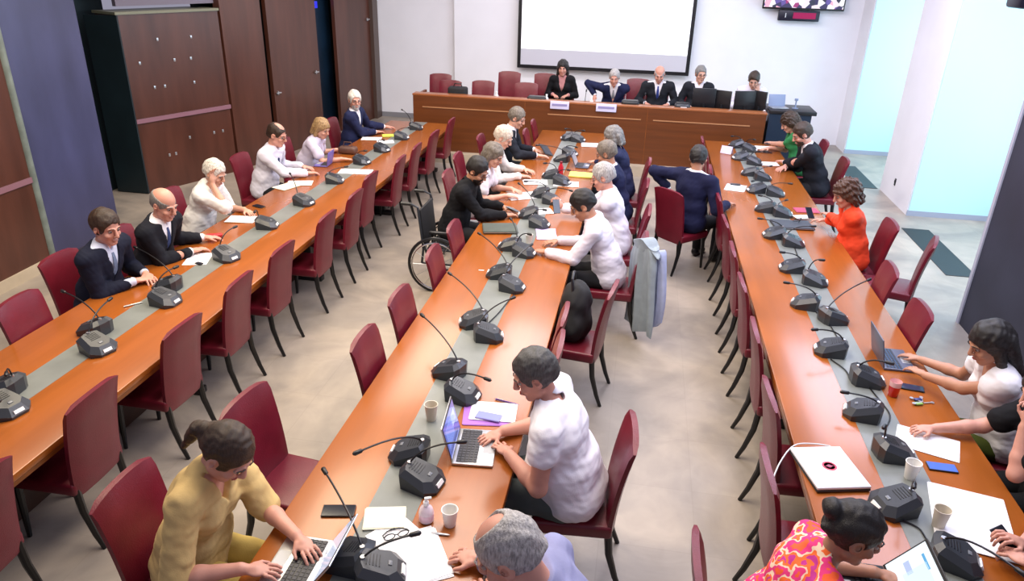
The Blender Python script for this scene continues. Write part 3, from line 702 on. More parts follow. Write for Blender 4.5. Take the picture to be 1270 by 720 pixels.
def person(px, face, lean=12, lat=0, hyaw=0, hpitch=20, htilt=0, sc=1.0, w=1.0, belly=0.0, fem=False, skinc='fair', hair='short', hc='brown',
           top=None, jacket=None, sleeve='long', neck='collar', tie=None, legs=('black', (0.01, 0.01, 0.012)), hands=None, glasses=False,
           label='', z0=0.0, seat=0.47, eb=(0, 0), curl=(25, 25), xoff=0.0, beard=None, group=None, turn=0, back=True, hdir=(None, None), nochair=False, who='', chair_rz=0.0, coff=(0, 0)):
    """px: pixel of the middle of the head; face: world angle the trunk faces. Everything else follows in metres."""
    sc = sc*(1.075 if not fem else 1.035); sch = sc*1.11
    a = math.radians(lean); la = math.radians(lat)
    def upv(ang): return unit(V(math.sin(la)*1.0, math.sin(ang), math.cos(ang)))
    hip = V(0, 0, (seat+0.095*sc))
    u0 = upv(a*.6); u1 = upv(a*1.05); u2 = upv(a*1.25)
    W_ = hip+u0*.165*sc; C = W_+u1*.185*sc; N = C+u2*.165*sc
    rt = Rz(math.radians(turn)); RT = np.array(rt)
    hp = math.radians(hpitch); nd = unit(V(math.sin(la)*.6, math.sin(a*.8+hp*.35), math.cos(a*.8+hp*.35)))
    # head frame
    Hm = np.array(Rz(math.radians(hyaw)) @ Rx(-hp) @ Ry(math.radians(htilt)))
    Hc = N+nd*.110*sc+Hm@V(0, .018, .058)*sch
    # world placement from the head
    cz = z0+Hc[2]
    P = at(px[0], px[1], cz)
    rz = face-PI/2; R = np.array(Rz(rz))
    org = P-R@Hc; org[2] = z0
    if isinstance(xoff, tuple): org[:2] += xoff
    toL = lambda p: R.T@(np.array(p)-org)
    t = thing('person', org, rz, label, 'person', group)
    dist = math.hypot(P[0], P[1]); h = 0.0052 if dist < 4 else 0.0062 if dist < 6.5 else 0.0078 if dist < 10 else 0.0095
    sw = (0.185 if not fem else 0.165)*w*sc
    f2 = unit(V(0, math.cos(a*1.05), -math.sin(a*1.05))); X = V(1, 0, 0); X2 = RT@X
    shs = {}; 
    for sgn in (-1, 1): shs[sgn] = N-u2*.045*sc+X2*sgn*sw+f2*0.01
    # arms: two-bone IK
    ua, fa = .285*sc, .25*sc; arms = {}
    defh = {-1: V(-.14, .42, .82), 1: V(.14, .42, .82)}
    for n_, sgn in enumerate((-1, 1)):      # -1 = left of the sitter in local x
        S = shs[sgn]; hd = None
        if hands and hands[n_] is not None:
            q = hands[n_]
            if q[0] == 'L': palm = np.array(q[1:4], float)
            else: palm = toL(at(q[0], q[1], (q[2] if len(q) > 2 else 0.785)))
        else: palm = defh[sgn].copy()
        dirh = unit((palm-S)*V(1, 1, .15)+V(-sgn*.12, 0, 0)) if hdir[n_] is None else unit(V(*hdir[n_]))
        wr = palm-dirh*.075*sc
        d = wr-S; L = np.linalg.norm(d)
        if L > (ua+fa)*.985:
            wr = S+d/L*(ua+fa)*.985; d = wr-S; L = np.linalg.norm(d); palm = wr+dirh*.075*sc
        ca = (ua*ua+L*L-fa*fa)/(2*ua*L); ca = max(-1, min(1, ca))
        pole = V(sgn*.25, .55, -1) if eb[n_] < 0 else V(sgn*(.55+eb[n_]*.5), -.35, -1+eb[n_]*.8); dn = d/L; pole = unit(pole-dn*(pole@dn))
        E_ = S+dn*ua*ca+pole*ua*math.sqrt(max(0, 1-ca*ca))
        arms[sgn] = (S, E_, wr, palm, dirh)
    # legs
    legp = {}
    for sgn in (-1, 1):
        hj = hip+V(sgn*.085*w*sc, 0.0, -.015); kn = V(sgn*(.13 if not fem else .095), .43*sc, seat+.055); an = V(sgn*(.13 if not fem else .09), .40*sc+.02, .085); legp[sgn] = (hj, kn, an)
    allp = [Hc, hip]+[q for v_ in arms.values() for q in v_[:4]]+[q for v_ in legp.values() for q in v_]
    lo = np.min(allp, 0)-.24; hi = np.max(allp, 0)+.24; lo[2] = min(lo[2], -0.01)
    def torso(F, g, kk=0.05, lowcut=True):
        F.ell(hip+V(0, -.01, .0), V(.158*w+g, .115+belly*.4+g, .11+g)*sc, k=kk)
        F.ell(W_+V(0, belly*.35, -.02), V(.138*w+belly*.3+g, .10+belly+g, .14+g)*sc, k=kk)
        Mt = np.stack([X2, f2, u1], 1)
        F.ell(C+u1*.02, V(.160*w+g, .108+belly*.3+g, .165+g)*sc, Mt, k=kk)
        F.cap(shs[-1]-X2*-.03, shs[1]-X2*.03, (.052+g)*sc, k=kk)
        for sgn in (-1, 1): F.cap(N+nd*.02, shs[sgn]+u2*.012-X2*sgn*.02, (.042+g)*sc, (.040+g)*sc, k=kk)
        if fem:
            for sgn in (-1, 1): F.ell(C+f2*.075*sc+X2*sgn*.07*sc-u1*.0, V(.062+g*.7, .06+g*.7, .062+g*.7)*sc, k=.04)
    def arm(F, sgn, g, frac=2.0, kk=0.03):
        S, E_, wr, palm, dh = arms[sgn]
        fs = (1.0 if not fem else .88)*(0.55+0.45*w)*sc
        if frac <= 1.0:
            q = S+(E_-S)*frac; F.cap(S, q, .052*fs+g, (.052-.008*frac)*fs+g*1.5, k=kk); return
        F.cap(S, E_, .052*fs+g, .043*fs+g, k=kk)
        q = E_+(wr-E_)*(frac-1 if frac < 2 else 1); m_ = E_+(q-E_)*.35
        F.cap(E_, m_, .043*fs+g, .042*fs+g, k=.02); F.cap(m_, q, .042*fs+g, (.029 if frac >= 2 else .031)*fs+g, k=.02)
    # ---- body
    F = Field(lo, hi, h)
    torso(F, -.012)
    for sgn in (-1, 1):
        arm(F, sgn, 0.0)
        hj, kn, an = legp[sgn]
        F.cap(hj, kn, .070*w*sc, .050*sc, k=.04); F.cap(kn, kn+(an-kn)*.4, .050*sc, .049*sc, k=.02); F.cap(kn+(an-kn)*.4, an, .049*sc, .033*sc, k=.02)
        F.cap(an+V(0, -.02, -.045), an+V(sgn*.01, .13, -.055), .030, .026, k=.02)
    F.cap(N-u2*.03, N+nd*.10*sc, .056*sc*(1 if not fem else .88), .050*sc*(1 if not fem else .88), k=.03)
    def hx(x, y, z): return Hc+Hm@V(x, y, z)*sch
    hk = dict(M=Hm)
    F.ell(hx(0, -.012, .028), V(.074, .094, .090)*sch, k=.02, **hk)
    F.ell(hx(0, .026, -.040), V(.056, .060, .072)*sch, k=.03, **hk)
    F.ell(hx(0, .066, -.092), V(.024, .020, .018)*sch, k=.025, **hk)
    F.cap(hx(-.048, .008, -.062), hx(-.014, .066, -.094), .016*sch, .014*sch, k=.02); F.cap(hx(.048, .008, -.062), hx(.014, .066, -.094), .016*sch, .014*sch, k=.02)
    for sgn in (-1, 1):
        F.ell(hx(sgn*.030, .094, .006), V(.019, .014, .012)*sch, k=.010, op='-', **hk)
        F.cap(hx(sgn*.012, .087, .024), hx(sgn*.046, .076, .023), .007*sch, .006*sch, k=.010)
        F.ell(hx(sgn*.040, .066, -.028), V(.018, .018, .016)*sch, k=.02, **hk)
        F.ell(hx(sgn*.075, -.006, -.004), V(.009, .020, .031)*sch, M=Hm@np.array(Rz(-sgn*.35)), k=.006)
        F.ell(hx(sgn*.080, .000, .000), V(.005, .010, .015)*sch, M=Hm, k=.004, op='-')
    F.cap(hx(0, .088, .016), hx(0, .108, -.024), .0085*sch, .0125*sch, k=.010)
    for sgn in (-1, 1): F.ell(hx(sgn*.011, .098, -.029), V(.008, .010, .007)*sch, k=.006, **hk)
    F.ell(hx(0, .088, -.055), V(.022, .009, .006)*sch, k=.006, **hk); F.ell(hx(0, .086, -.068), V(.019, .009, .006)*sch, k=.006, **hk)
    F.cap(hx(-.018, .096, -.0615), hx(.018, .096, -.0615), .0022*sch, k=.003, op='-')
    for n_, sgn in enumerate((-1, 1)):
        S, E_, wr, palm, dh = arms[sgn]
        up = V(0, 0, 1.0)
        if abs(dh[2]) > .75: up = unit(V(-sgn*.5, -1.0, 0.2))
        sd = unit(np.cross(dh, up)); nrm = np.cross(sd, dh)   # nrm = back of the hand
        tb = -sd*sgn if (np.dot(-sd*sgn, V(-sgn, 0, 0)) > np.dot(sd*sgn, V(-sgn, 0, 0))) else sd*sgn
        hs = sc*(1.0 if not fem else .92); Mh = np.stack([sd, dh, nrm], 1)
        F.ell(palm-dh*.01*hs, V(.041, .050, .0145)*hs, Mh, k=.012); F.cap(wr, palm-dh*.02*hs, .024*hs, .020*hs, k=.015)
        cl = math.radians(curl[n_])
        for j, (of, ln, ba) in enumerate(((-.033, .060, .030), (-.0115, .074, .036), (.0105, .080, .038), (.0325, .072, .034))):
            p0 = palm+dh*ba*hs+tb*of*hs; dd = unit(dh+tb*of*3.2)
            p1 = p0+(dd*math.cos(cl*.5)-nrm*math.sin(cl*.5))*ln*.45*hs
            c2 = cl*1.5; p2 = p1+(dd*math.cos(c2)-nrm*math.sin(c2))*ln*.32*hs
            c3 = cl*2.1; p3 = p2+(dd*math.cos(c3)-nrm*math.sin(c3))*ln*.26*hs
            F.cap(p0, p1, .0092*hs, .0084*hs, k=.0035); F.cap(p1, p2, .0084*hs, .0077*hs, k=.003); F.cap(p2, p3, .0077*hs, .0066*hs, k=.003)
        q0 = palm-dh*.028*hs+tb*.026*hs; q1 = q0+unit(tb*.8+dh*.75-nrm*.25)*.040*hs; q2 = q1+unit(tb*.25+dh*1.0-nrm*.30)*.032*hs
        F.cap(q0, q1, .0135*hs, .0100*hs, k=.010); F.cap(q1, q2, .0100*hs, .0078*hs, k=.004)
    F.build('body', skin(skinc), t, smooth_it=0 if dist > 6 else 1)
    # ---- eyes, brows, lips
    for sgn in (-1, 1):
        c_ = hx(sgn*.030, .0750, .006); eo = MB().ball(c_, .0110*sch, n=12, m=8).build('eye', mat('eye_white', (0.36, 0.30, 0.27), 0.4), t)
        MB().ball(c_+Hm@V(0, .0062, -.001)*sch, .0072*sch, n=8, m=6).build('pupil', mat('eye_dark', (0.02, 0.013, 0.01), 0.1), eo)
    lp = MB(); lp.tube([hx(-.019, .0925, -.0615), hx(-.009, .098, -.0585), hx(0, .0985, -.0595), hx(.009, .098, -.0585), hx(.019, .0925, -.0615)], [.002*sch, .0042*sch, .0046*sch, .0042*sch, .002*sch], n=6)
    lp.build('lips', mat('lips_red' if fem else 'lips', (0.42, 0.09, 0.08) if fem else (0.38, 0.15, 0.12), 0.4), t)
    if hair != 'none':
        for sgn in (-1, 1): MB().tube([hx(sgn*.013, .0935, .0265), hx(sgn*.030, .0915, .031), hx(sgn*.048, .079, .026)], [.003*sch, .0034*sch, .002*sch], n=6).build('eyebrow', hairm(hc if hc != 'white' else 'silver'), t)
    if glasses:
        g = MB()
        for sgn in (-1, 1):
            ring = [hx(sgn*.031+.020*math.cos(k*PI/6), .104, .003+.015*math.sin(k*PI/6)) for k in range(13)]
            g.tube(ring, .0017*sch, n=5, cap=False); g.tube([hx(sgn*.051, .103, .006), hx(sgn*.078, .06, .006), hx(sgn*.080, .0, .003)], .0018*sch, n=5)
        g.tube([hx(-.011, .106, .004), hx(.011, .106, .004)], .0017*sch, n=5); g.build('glasses', M_BLACK, t)
    # ---- hair
    G = Field(Hc-.30 if hair in ('long', 'bob', 'pony', 'curly') else Hc-.17, Hc+.19, max(h*.9, .005))
    kh = dict(M=Hm)
    if hair in ('short', 'bald', 'bun', 'pony', 'thin'):
        g_ = {'short': .010, 'bald': .004, 'bun': .008, 'pony': .008, 'thin': .005}[hair]
        G.ell(hx(0, -.014, .030), V(.074+g_, .094+g_, .090+g_+.003)*sch, k=0, **kh); G.cap(hx(0, -.065, -.02), hx(0, -.062, -.055), .048*sch, .040*sch, k=.02)
    elif hair in ('bob', 'long'):
        G.ell(hx(0, -.016, .032), V(.090, .110, .104)*sch, k=0, **kh)
    elif hair == 'curly':
        G.ell(hx(0, -.022, .030), V(.108, .118, .112)*sch, k=0, **kh); G.cap(hx(-.07, -.03, -.0), hx(-.07, -.03, -.07), .05*sch, k=.03); G.cap(hx(.07, -.03, 0), hx(.07, -.03, -.07), .05*sch, k=.03)
        G.cap(hx(0, -.07, 0), hx(0, -.08, -.08), .065*sch, k=.03)
    nn = Hm@unit(V(0, .80, -.60))
    G.half(Hc+nn*(.046 if hair not in ('long', 'bob', 'curly') else .040)*sch, nn, k=.006)
    if hair in ('short', 'thin', 'bun', 'pony', 'bald'):
        dn_ = Hm@unit(V(0, -.35, -1)); G.half(Hc+dn_*.062*sch, dn_, k=.004)
    if hair in ('short', 'thin', 'bun', 'pony'): G.ell(hx(0, .122, -.008), V(.092, .088, .078)*sch, k=.006, op='-', M=Hm)
    if hair in ('short', 'thin', 'bun', 'pony', 'bald'):
        for sgn in (-1, 1): G.ell(hx(sgn*.085, .004, -.012), V(.035, .022, .036)*sch, k=.004, op='-', M=Hm)
    if hair in ('bob', 'long'): G.ell(hx(0, .130, -.035), V(.070, .088, .088)*sch, k=.010, op='-', M=Hm)
    if hair == 'bald': G.ell(hx(0, .02, .115), V(.085, .125, .085)*sch, k=.008, op='-', M=Hm)
    if hair == 'thin': G.ell(hx(0, .03, .128), V(.046, .085, .048)*sch, k=.008, op='-', M=Hm)
    if hair == 'bun': G.ell(hx(0, -.115, .055), V(.040, .036, .036)*sch, k=.012, **kh)
    if hair == 'pony': G.cap(hx(0, -.10, .02), hx(.0, -.135, -.03), .028*sch, .03*sch, k=.012); G.cap(hx(0, -.135, -.03), hx(0, -.12, -.15), .03*sch, .014*sch, k=.01)
    if hair in ('bob', 'long'):
        dz = -.085 if hair == 'bob' else -.20
        for sgn in (-1, 1):
            G.cap(hx(sgn*.072, -.015, .02), hx(sgn*.080, .010 if hair == 'long' else -.01, dz), .026*sch, .026*sch, k=.02); G.cap(hx(sgn*.05, -.07, .0), hx(sgn*.055, -.075, dz), .04*sch, .03*sch, k=.02)
        G.cap(hx(0, -.085, .0), hx(0, -.09, dz), .045*sch, .035*sch, k=.02)
    G.noise({'curly': .012, 'short': .0035, 'bald': .001, 'thin': .003, 'bob': .005, 'long': .005, 'bun': .004, 'pony': .004}[hair], {'curly': 95}.get(hair, 70), seed=int(px[0]))
    if hair != 'none': G.build('hair', hairm(hc), t)
    if beard:
        B = Field(Hc-.16, Hc+.12, max(h*.8, .005)); B.ell(hx(0, .027, -.045), V(.0605, .0655, .075)*sch, k=0, **kh); B.ell(hx(0, .068, -.094), V(.030, .026, .024)*sch, k=.02, **kh)
        n3 = Hm@unit(V(0, -.45, 1)); B.half(hx(0, .06, -.050), n3, k=.004); B.ell(hx(0, .10, -.058), V(.026, .030, .012)*sch, k=.004, op='-', M=Hm)
        B.half(hx(0, .0, -.05), Hm@V(0, -1, 0), k=.004); B.noise(.0015, 120, 3); B.build('beard', hairm(beard), t)
    # ---- clothing
    def collar(F, g, hgt=.045, notch=True):
        F.cap(N-u2*.01, N+nd*hgt, (.066+g)*sc*(1 if not fem else .9), (.060+g)*sc*(1 if not fem else .9), k=.02)
        q = N+nd*(hgt+.012); F.half(q, nd, lo=N-.09, hi=N+.2)
    frac = {'long': 1.97, 'short': .62, 'none': .12, 'cap': .34, 'elbow': 1.0, 'three': 1.7}[sleeve]
    tn, tc_ = top if top else ('plain', (.7, .7, .7))
    tm = tc_ if isinstance(tc_, bpy.types.Material) else cloth(tn, tc_)
    fdir = unit(V(0, math.cos(a*1.1), -math.sin(a*1.1)))
    F = Field(lo, hi, max(h, .0062)); g = .006 if jacket else .016
    torso(F, g)
    if not jacket:
        F.cap(W_-X2*.06*w+V(0, belly*.4, 0), W_+X2*.06*w+V(0, belly*.4, 0), .120*sc+belly*.5, k=.08); F.ell(hip+V(0, -.01, .02), V(.172*w, .140+belly*.4, .115)*sc, k=.09)
    if jacket: 
        for sgn in (-1, 1):
            S, E_, wr, palm, dh = arms[sgn]; F.cap(wr-(wr-E_)*.22, wr-(wr-E_)*0.02, .036*sc, .035*sc, k=.0)
    else:
        for sgn in (-1, 1):
            if frac > .15: arm(F, sgn, g*(0.85 if frac > 1 else 1.3), frac)
    if neck == 'collar' or jacket:
        collar(F, .004); F.wedge(N-u2*.01+fdir*.0, X2, fdir, u2, .035, .07, base=.001)
    elif neck == 'v': F.wedge(N-u2*.13, X2, fdir, u2, .075, .16, base=.002)
    elif neck == 'crew': 
        F.ell(N+nd*.035, V(.075, .075, .035)*sc, k=.01, op='-')
    elif neck == 'scoop': F.ell(N+nd*.03+fdir*.05, V(.095, .085, .07)*sc, k=.01, op='-')
    if not jacket: F.noise(.0065, 24, int(px[0]), fold=(1, .8, .5)); F.noise(.0022, 66, int(px[1]), fold=(.4, .6, 1.6))
    F.half(V(0, 0, seat-.01), V(0, 0, -1))
    F.build('shirt' if not fem else 'blouse', tm, t)
    if jacket:
        jn, jc = jacket; jm = jc if isinstance(jc, bpy.types.Material) else cloth(jn, jc)
        F = Field(lo, hi, max(h, .0062)); torso(F, .021)
        F.cap(W_-X2*.07*w, W_+X2*.07*w, .125*sc, k=.06); F.ell(hip+V(0, -.01, .02), V(.195*w, .155, .12)*sc, k=.05)
        F.cap(shs[-1]+u2*.012, shs[1]+u2*.012, .064*sc, k=.02)
        for sgn in (-1, 1): arm(F, sgn, .017, 1.86)
        F.cap(N-u2*.02, N+nd*.018, .080*sc, .074*sc, k=.03); q = N+nd*.034-fdir*.02; F.half(q, nd, lo=N-.12, hi=N+.22)
        F.wedge(N-u2*.25*sc, X2, fdir, u2, .072, .29, base=.003)
        F.noise(.006, 22, int(px[0]), fold=(1, .8, .5)); F.noise(.002, 60, 7, fold=(.4, .6, 1.6)); F.half(V(0, 0, seat-.06), V(0, 0, -1)); F.build('jacket', jm, t)
    if tie:
        tb_ = MB(); vs = []; n_ = 9
        for k_ in range(n_+1):
            q = k_/n_; hw = (.014+.020*q if k_ > 1 else .013)*sc
            if k_ == n_: hw = .006
            # surface of the shirt front at this height
            p = N+u2*(-.015-.34*q)*sc
            rel = p-(C+u1*.02); zz = float(rel@u1); fy = (.108+belly*.3+.006)*sc*math.sqrt(max(.05, 1-(zz/(.171*sc))**2))
            rel2 = p-W_; z2 = float(rel2[2]); fy2 = (.10+belly+.006)*sc*math.sqrt(max(0.0, 1-(z2/(.15*sc))**2))+belly*.35
            if q < .25: fy = max(fy, .064*sc)
            fyy = max(fy, fy2 if z2 < .12 else 0)+.010
            ctr = p+fdir*(fyy-float((p-(C+u1*.02))@fdir))
            vs += [ctr-X2*hw, ctr+X2*hw, ctr+X2*hw-fdir*.006, ctr-X2*hw-fdir*.006]
        fs = []
        for k_ in range(n_):
            o_ = k_*4
            for c1, c2 in ((0, 1), (1, 2), (2, 3), (3, 0)): fs.append([o_+c1, o_+c2, o_+4+c2, o_+4+c1])
        fs += [[0, 3, 2, 1], [n_*4, n_*4+1, n_*4+2, n_*4+3]]
        tb_.add(vs, fs, 0, False).build('tie', cloth('tie_'+tie[0], tie[1]), t)
    # trousers and shoes
    F = Field(V(-.30*w-.05, -.22, 0.03), V(.30*w+.05, .66*sc, seat+.30), .011)
    F.ell(hip+V(0, 0, -.015), V(.160*w, .112+belly*.4, .10)*sc, k=.04)
    for sgn in (-1, 1):
        hj, kn, an = legp[sgn]
        F.cap(hj+V(0, .03, 0), kn, .080*w*sc, .064*sc, k=.03); F.cap(kn, an+V(0, 0, .02), .064*sc, .052*sc, k=.02)
        F.half(an+V(0, 0, -.01), V(0, 0, -1), lo=an-.1, hi=an+.1)
    F.noise(.004, 28, 5); F.half(V(0, 0, seat+.17*sc+belly*.1), V(0, 0, 1)); F.half(V(0, 0, seat+.004), V(0, 0, -1), lo=V(-.4, -.3, 0), hi=V(.4, .20, seat+.01))
    F.build('trousers', cloth(legs[0], legs[1]), t)
    sh = MB()
    for sgn in (-1, 1):
        hj, kn, an = legp[sgn]
        s_ = Field(an-.20, an+.26, .010); s_.cap(an+V(0, -.03, -.035), an+V(sgn*.012, .15, -.05), .040, .036, k=.02); s_.cap(an, an+V(0, -.01, -.03), .045, k=.03); s_.half(V(0, 0, .006), V(0, 0, -1))
        s_.build('shoe', mat('black_shoe_leather', (.012, .011, .012), .35), t)
    if not nochair:
        off = R@V(coff[0], -.035+coff[1], 0)
        chair(org[0]+off[0], org[1]+off[1], rz+chair_rz, 'red leather chair occupied by the '+who, 'occupied red chairs', z=z0)
    PLOG.append((label[:45], [round(float(q), 2) for q in org[:2]], round(float(P[0]),2), round(float(P[1]),2), round(float(cz), 2)))
    return t, org, R, arms, Hc
# ---------------------------------------------------------------- the people in the photograph
NAVY = (0.005, 0.007, 0.022); BLK = (0.004, 0.004, 0.006); WH = (0.78, 0.76, 0.80); INK = (0.012, 0.016, 0.05)
E_, W__, N__, S__ = 0.0, PI, PI/2, -PI/2
# left table, wall side
person((131, 281), E_, lean=14, hyaw=-14, hpitch=16, w=1.05, skinc='pink', hair='short', hc='brown', top=('pale_blue', (.60, .64, .80)), jacket=('dark_navy', NAVY), tie=('steel_blue', (.13, .17, .27)),
       hands=[('L', -.17, .36, .79), (177, 346, .79)], label='brown-haired person in a dark navy suit and steel-blue tie at the left table', who='brown-haired man in a navy suit and steel-blue tie')
person((203, 253), E_, lean=16, hyaw=-12, hpitch=22, w=1.05, skinc='pink', hair='bald', hc='grey', top=('white', WH), jacket=('black_suit', (.006, .007, .013)), tie=('dark_blue', (.03, .05, .14)),
       hands=[(262, 294, .79), (246, 309, .79)], label='bald person in a black suit with a blue tie beside the slate column', who='bald man beside the slate column')
person((266, 214), E_, lean=20, hyaw=-5, hpitch=28, w=1.0, fem=True, skinc='fair', hair='short', hc='white', top=('white_top', (.78, .77, .76)), sleeve='elbow', neck='v', legs=('dark_skirt', (.03, .03, .04)),
       hands=[(308, 262, .79), ('L', .105, .31, 1.20)], hdir=[None, (-.1, .1, 1)], eb=(0, -.5), label='person with short white hair in a white top, resting the head on one hand', who='white-haired woman resting her head on her hand')
person((343, 167), E_, lean=16, hyaw=0, hpitch=20, w=1.05, skinc='pink', hair='thin', hc='brown', top=('white_shirt', (.74, .72, .82)), sleeve='long', tie=('navy_tie', (.02, .03, .10)), glasses=True,
       hands=[(380, 207, .79), (386, 214, .79)], label='balding person in a white shirt, dark tie and glasses at the left table', who='balding man in a white shirt and dark tie')
person((399, 159), E_, lean=24, sc=.95, hyaw=-15, hpitch=24, fem=True, skinc='fair', hair='bob', hc='blonde', top=('pale_lavender', (.66, .60, .74)), sleeve='short', neck='crew', legs=('dark_skirt', (.03, .03, .04)),
       hands=[(424, 186, .79), (430, 197, .79)], label='blonde person in a pale lavender T-shirt at the left table', who='blonde woman in a lavender T-shirt')
person((440, 124), E_, lean=8, hyaw=-52, hpitch=8, w=1.12, skinc='pink', hair='short', hc='white', top=('white', WH), jacket=('blue_suit', (.010, .014, .055)), neck='collar', glasses=True, beard='silver',
       hands=[(482, 157, .79), (470, 163, .79)], label='white-haired person in an open blue suit turned toward the camera at the far left', who='white-haired man in a blue suit')
# behind the dais
PZ = 0.25
def dp(px, **k):
    k.setdefault('nochair', False); person(px, S__, z0=PZ, **k)
dp((698, 84), lean=6, hpitch=12, fem=True, skinc='pink', hair='long', hc='dark', top=('dusky_pink', (.45, .20, .20)), jacket=('black_jacket', BLK), hands=[('L', -.10, .34, .80), ('L', .10, .34, .80)],
   label='person with long black hair in a black jacket behind the dais', who='black-haired woman at the dais')
dp((762, 96), lean=27, sc=.97, hpitch=18, hyaw=0, w=1.12, skinc='pink', hair='short', hc='silver', top=('white', WH), jacket=('blue_suit', (.010, .014, .055)), tie=('grey_tie', (.25, .26, .28)), hands=[('L', -.02, .26, 1.12), ('L', .34, .24, .80)],
   hdir=[(.3, .1, 1), None], eb=(.2, .8), label='grey-haired person in a navy suit with one hand at the mouth behind the dais', who='grey-haired man with his hand at his mouth')
dp((818, 92), lean=10, hpitch=24, w=1.08, skinc='pink', hair='bald', hc='silver', top=('white', (.70, .74, .86)), jacket=('charcoal_suit', (.012, .014, .020)), tie=('royal_blue', (.02, .04, .20)), hands=[('L', -.16, .36, .78), ('L', .16, .36, .78)],
   label='bald person in a charcoal suit and dark blue tie behind the dais', who='bald man at the dais')
dp((869, 92), lean=5, hyaw=14, hpitch=8, w=1.02, skinc='fair', hair='short', hc='grey', top=('white', WH), jacket=('charcoal_suit', (.012, .014, .020)), glasses=True, hands=[('L', -.12, .36, .78), ('L', .14, .36, .78)],
   label='grey-haired person with glasses behind the first dark monitors on the dais', who='man with glasses behind the monitors')
dp((935, 99), lean=14, hyaw=-8, hpitch=28, w=.98, skinc='fair', hair='short', hc='brown', top=('white_shirt', (.74, .72, .82)), hands=[('L', -.08, .24, 1.13), ('L', .16, .36, .78)], hdir=[(.2, .1, 1), None],
   label='person in a white shirt leaning on one hand behind the rightmost monitors', who='young man leaning on his hand')
# centre table, left side
person((641, 146), E_, lean=14, hyaw=-8, hpitch=24, w=1.05, skinc='fair', hair='short', hc='ash', top=('white', WH), jacket=('black_blazer', (.010, .012, .02)), hands=[(668, 187, .79), (672, 193, .80)],
       label='grey wavy-haired person in a black blazer left of the centre table', who='grey-haired man in a black blazer')
person((624, 170), E_, lean=20, hyaw=-5, hpitch=30, w=1.08, skinc='fair', hair='short', hc='cream', top=('cream_shirt', (.74, .68, .64)), sleeve='long', hands=[(655, 211, .79), (650, 218, .79)],
       label='cream-haired person in a pale shirt between the blazer and the woman in white', who='cream-haired person in a pale shirt')
person((612, 192), E_, lean=18, hyaw=-15, hpitch=26, fem=True, skinc='fair', hair='bob', hc='ash', top=('white_blouse', (.76, .70, .74)), sleeve='short', neck='v', hands=[(640, 236, .79), (634, 243, .79)],
       label='person with ash-brown bobbed hair in a white short-sleeved top', who='woman with ash-brown hair in a white top')
WC = person((592, 211), E_, lean=18, hyaw=-20, hpitch=30, w=1.08, skinc='tan', hair='short', hc='dark', top=('black_top', BLK), sleeve='long', neck='crew', glasses=True, beard='dark', hands=[(630, 258, .79), (632, 266, .79)], seat=.49,
       label='bearded person in black with glasses sitting in the wheelchair', nochair=True)
# centre table, right side
person((760, 170), W__, lean=12, hyaw=-5, hpitch=20, fem=True, skinc='fair', hair='bob', hc='grey', top=('navy_top', (.014, .018, .06)), sleeve='long', neck='crew', hands=[(728, 190, .79), (735, 200, .79)],
       label='grey-haired person in a navy top at the far right of the centre table', who='grey-haired woman in a navy top')
person((752, 190), W__, lean=12, hyaw=-5, hpitch=20, w=1.05, skinc='tan', hair='short', hc='ash', top=('white', WH), jacket=('blue_suit', (.010, .014, .055)), hands=[(722, 205, .79), (727, 213, .79)],
       label='person in a navy jacket between the grey-haired woman and the white shirts', who='man in a navy jacket at the centre table')
person((748, 219), W__, lean=12, hyaw=0, hpitch=20, w=1.10, skinc='pink', hair='short', hc='silver', top=('white_shirt', (.74, .72, .82)), sleeve='long', hands=[(703, 243, .84), (694, 252, .90)], hdir=[None, (-.2, .6, .75)], curl=(25, 50),
       label='grey-haired person in a white shirt holding up a phone', who='grey-haired man holding up his phone')
person((723, 254), W__, lean=20, hyaw=8, hpitch=32, w=1.10, skinc='tan', hair='short', hc='dark', top=('striped_white', (.74, .70, .80)), sleeve='long', hands=[(671, 311, .79), (685, 299, .79)],
       label='dark-haired person in a white shirt with both hands on the centre table', who='dark-haired man in a white shirt')
person((664, 464), W__, lean=15, hyaw=12, hpitch=26, w=1.42, sc=1.05, belly=.07, fem=True, skinc='pink', hair='short', hc='darkgrey', top=('white_blouse2', (.80, .78, .84)), sleeve='cap', neck='crew', legs=('grey_trousers', (.09, .11, .11)),
       hands=[(624, 556, .79), (610, 540, .79)], label='person with short grey hair in a white cap-sleeved blouse typing on the open laptop', who='woman typing on the open laptop', chair_rz=.08)
person((632, 684), W__, sc=1.1, lean=22, hyaw=0, hpitch=34, w=1.12, skinc='pink', hair='thin', hc='silver', top=('lavender_blue_shirt', (.26, .27, .46)), sleeve='long', hands=[(598, 735, .79), (580, 690, .79)], curl=(25, 55),
       label='grey-haired person in a lavender-blue shirt writing at the bottom of the photo', who='man in a lavender-blue shirt')
person((281, 560), E_, sc=1.06, lean=16, hyaw=-8, hpitch=46, w=1.05, fem=True, skinc='pink', hair='pony', hc='brown', top=('mustard_shirt', (.60, .42, .17)), sleeve='elbow', neck='v', legs=('mustard_skirt', (.46, .33, .08)),
       hands=[(378, 676, .80), (322, 706, .80)], label='person with tied-back brown hair in a mustard shirt typing at the near left', who='woman in a mustard shirt')
# in the aisle
person((866, 196), math.radians(50), lean=4, hyaw=32, hpitch=12, w=1.18, skinc='tan', hair='short', hc='dark', top=('white', WH), jacket=('royal_navy', (.006, .008, .040)), hands=[('L', -.33, .10, .83), ('L', .30, .36, .80)], eb=(1.2, 0),
       label='person in a navy suit seen from behind, sitting in the aisle by the right table', who='man in a navy suit in the aisle', chair_rz=-.08, coff=(-.04, -.02))
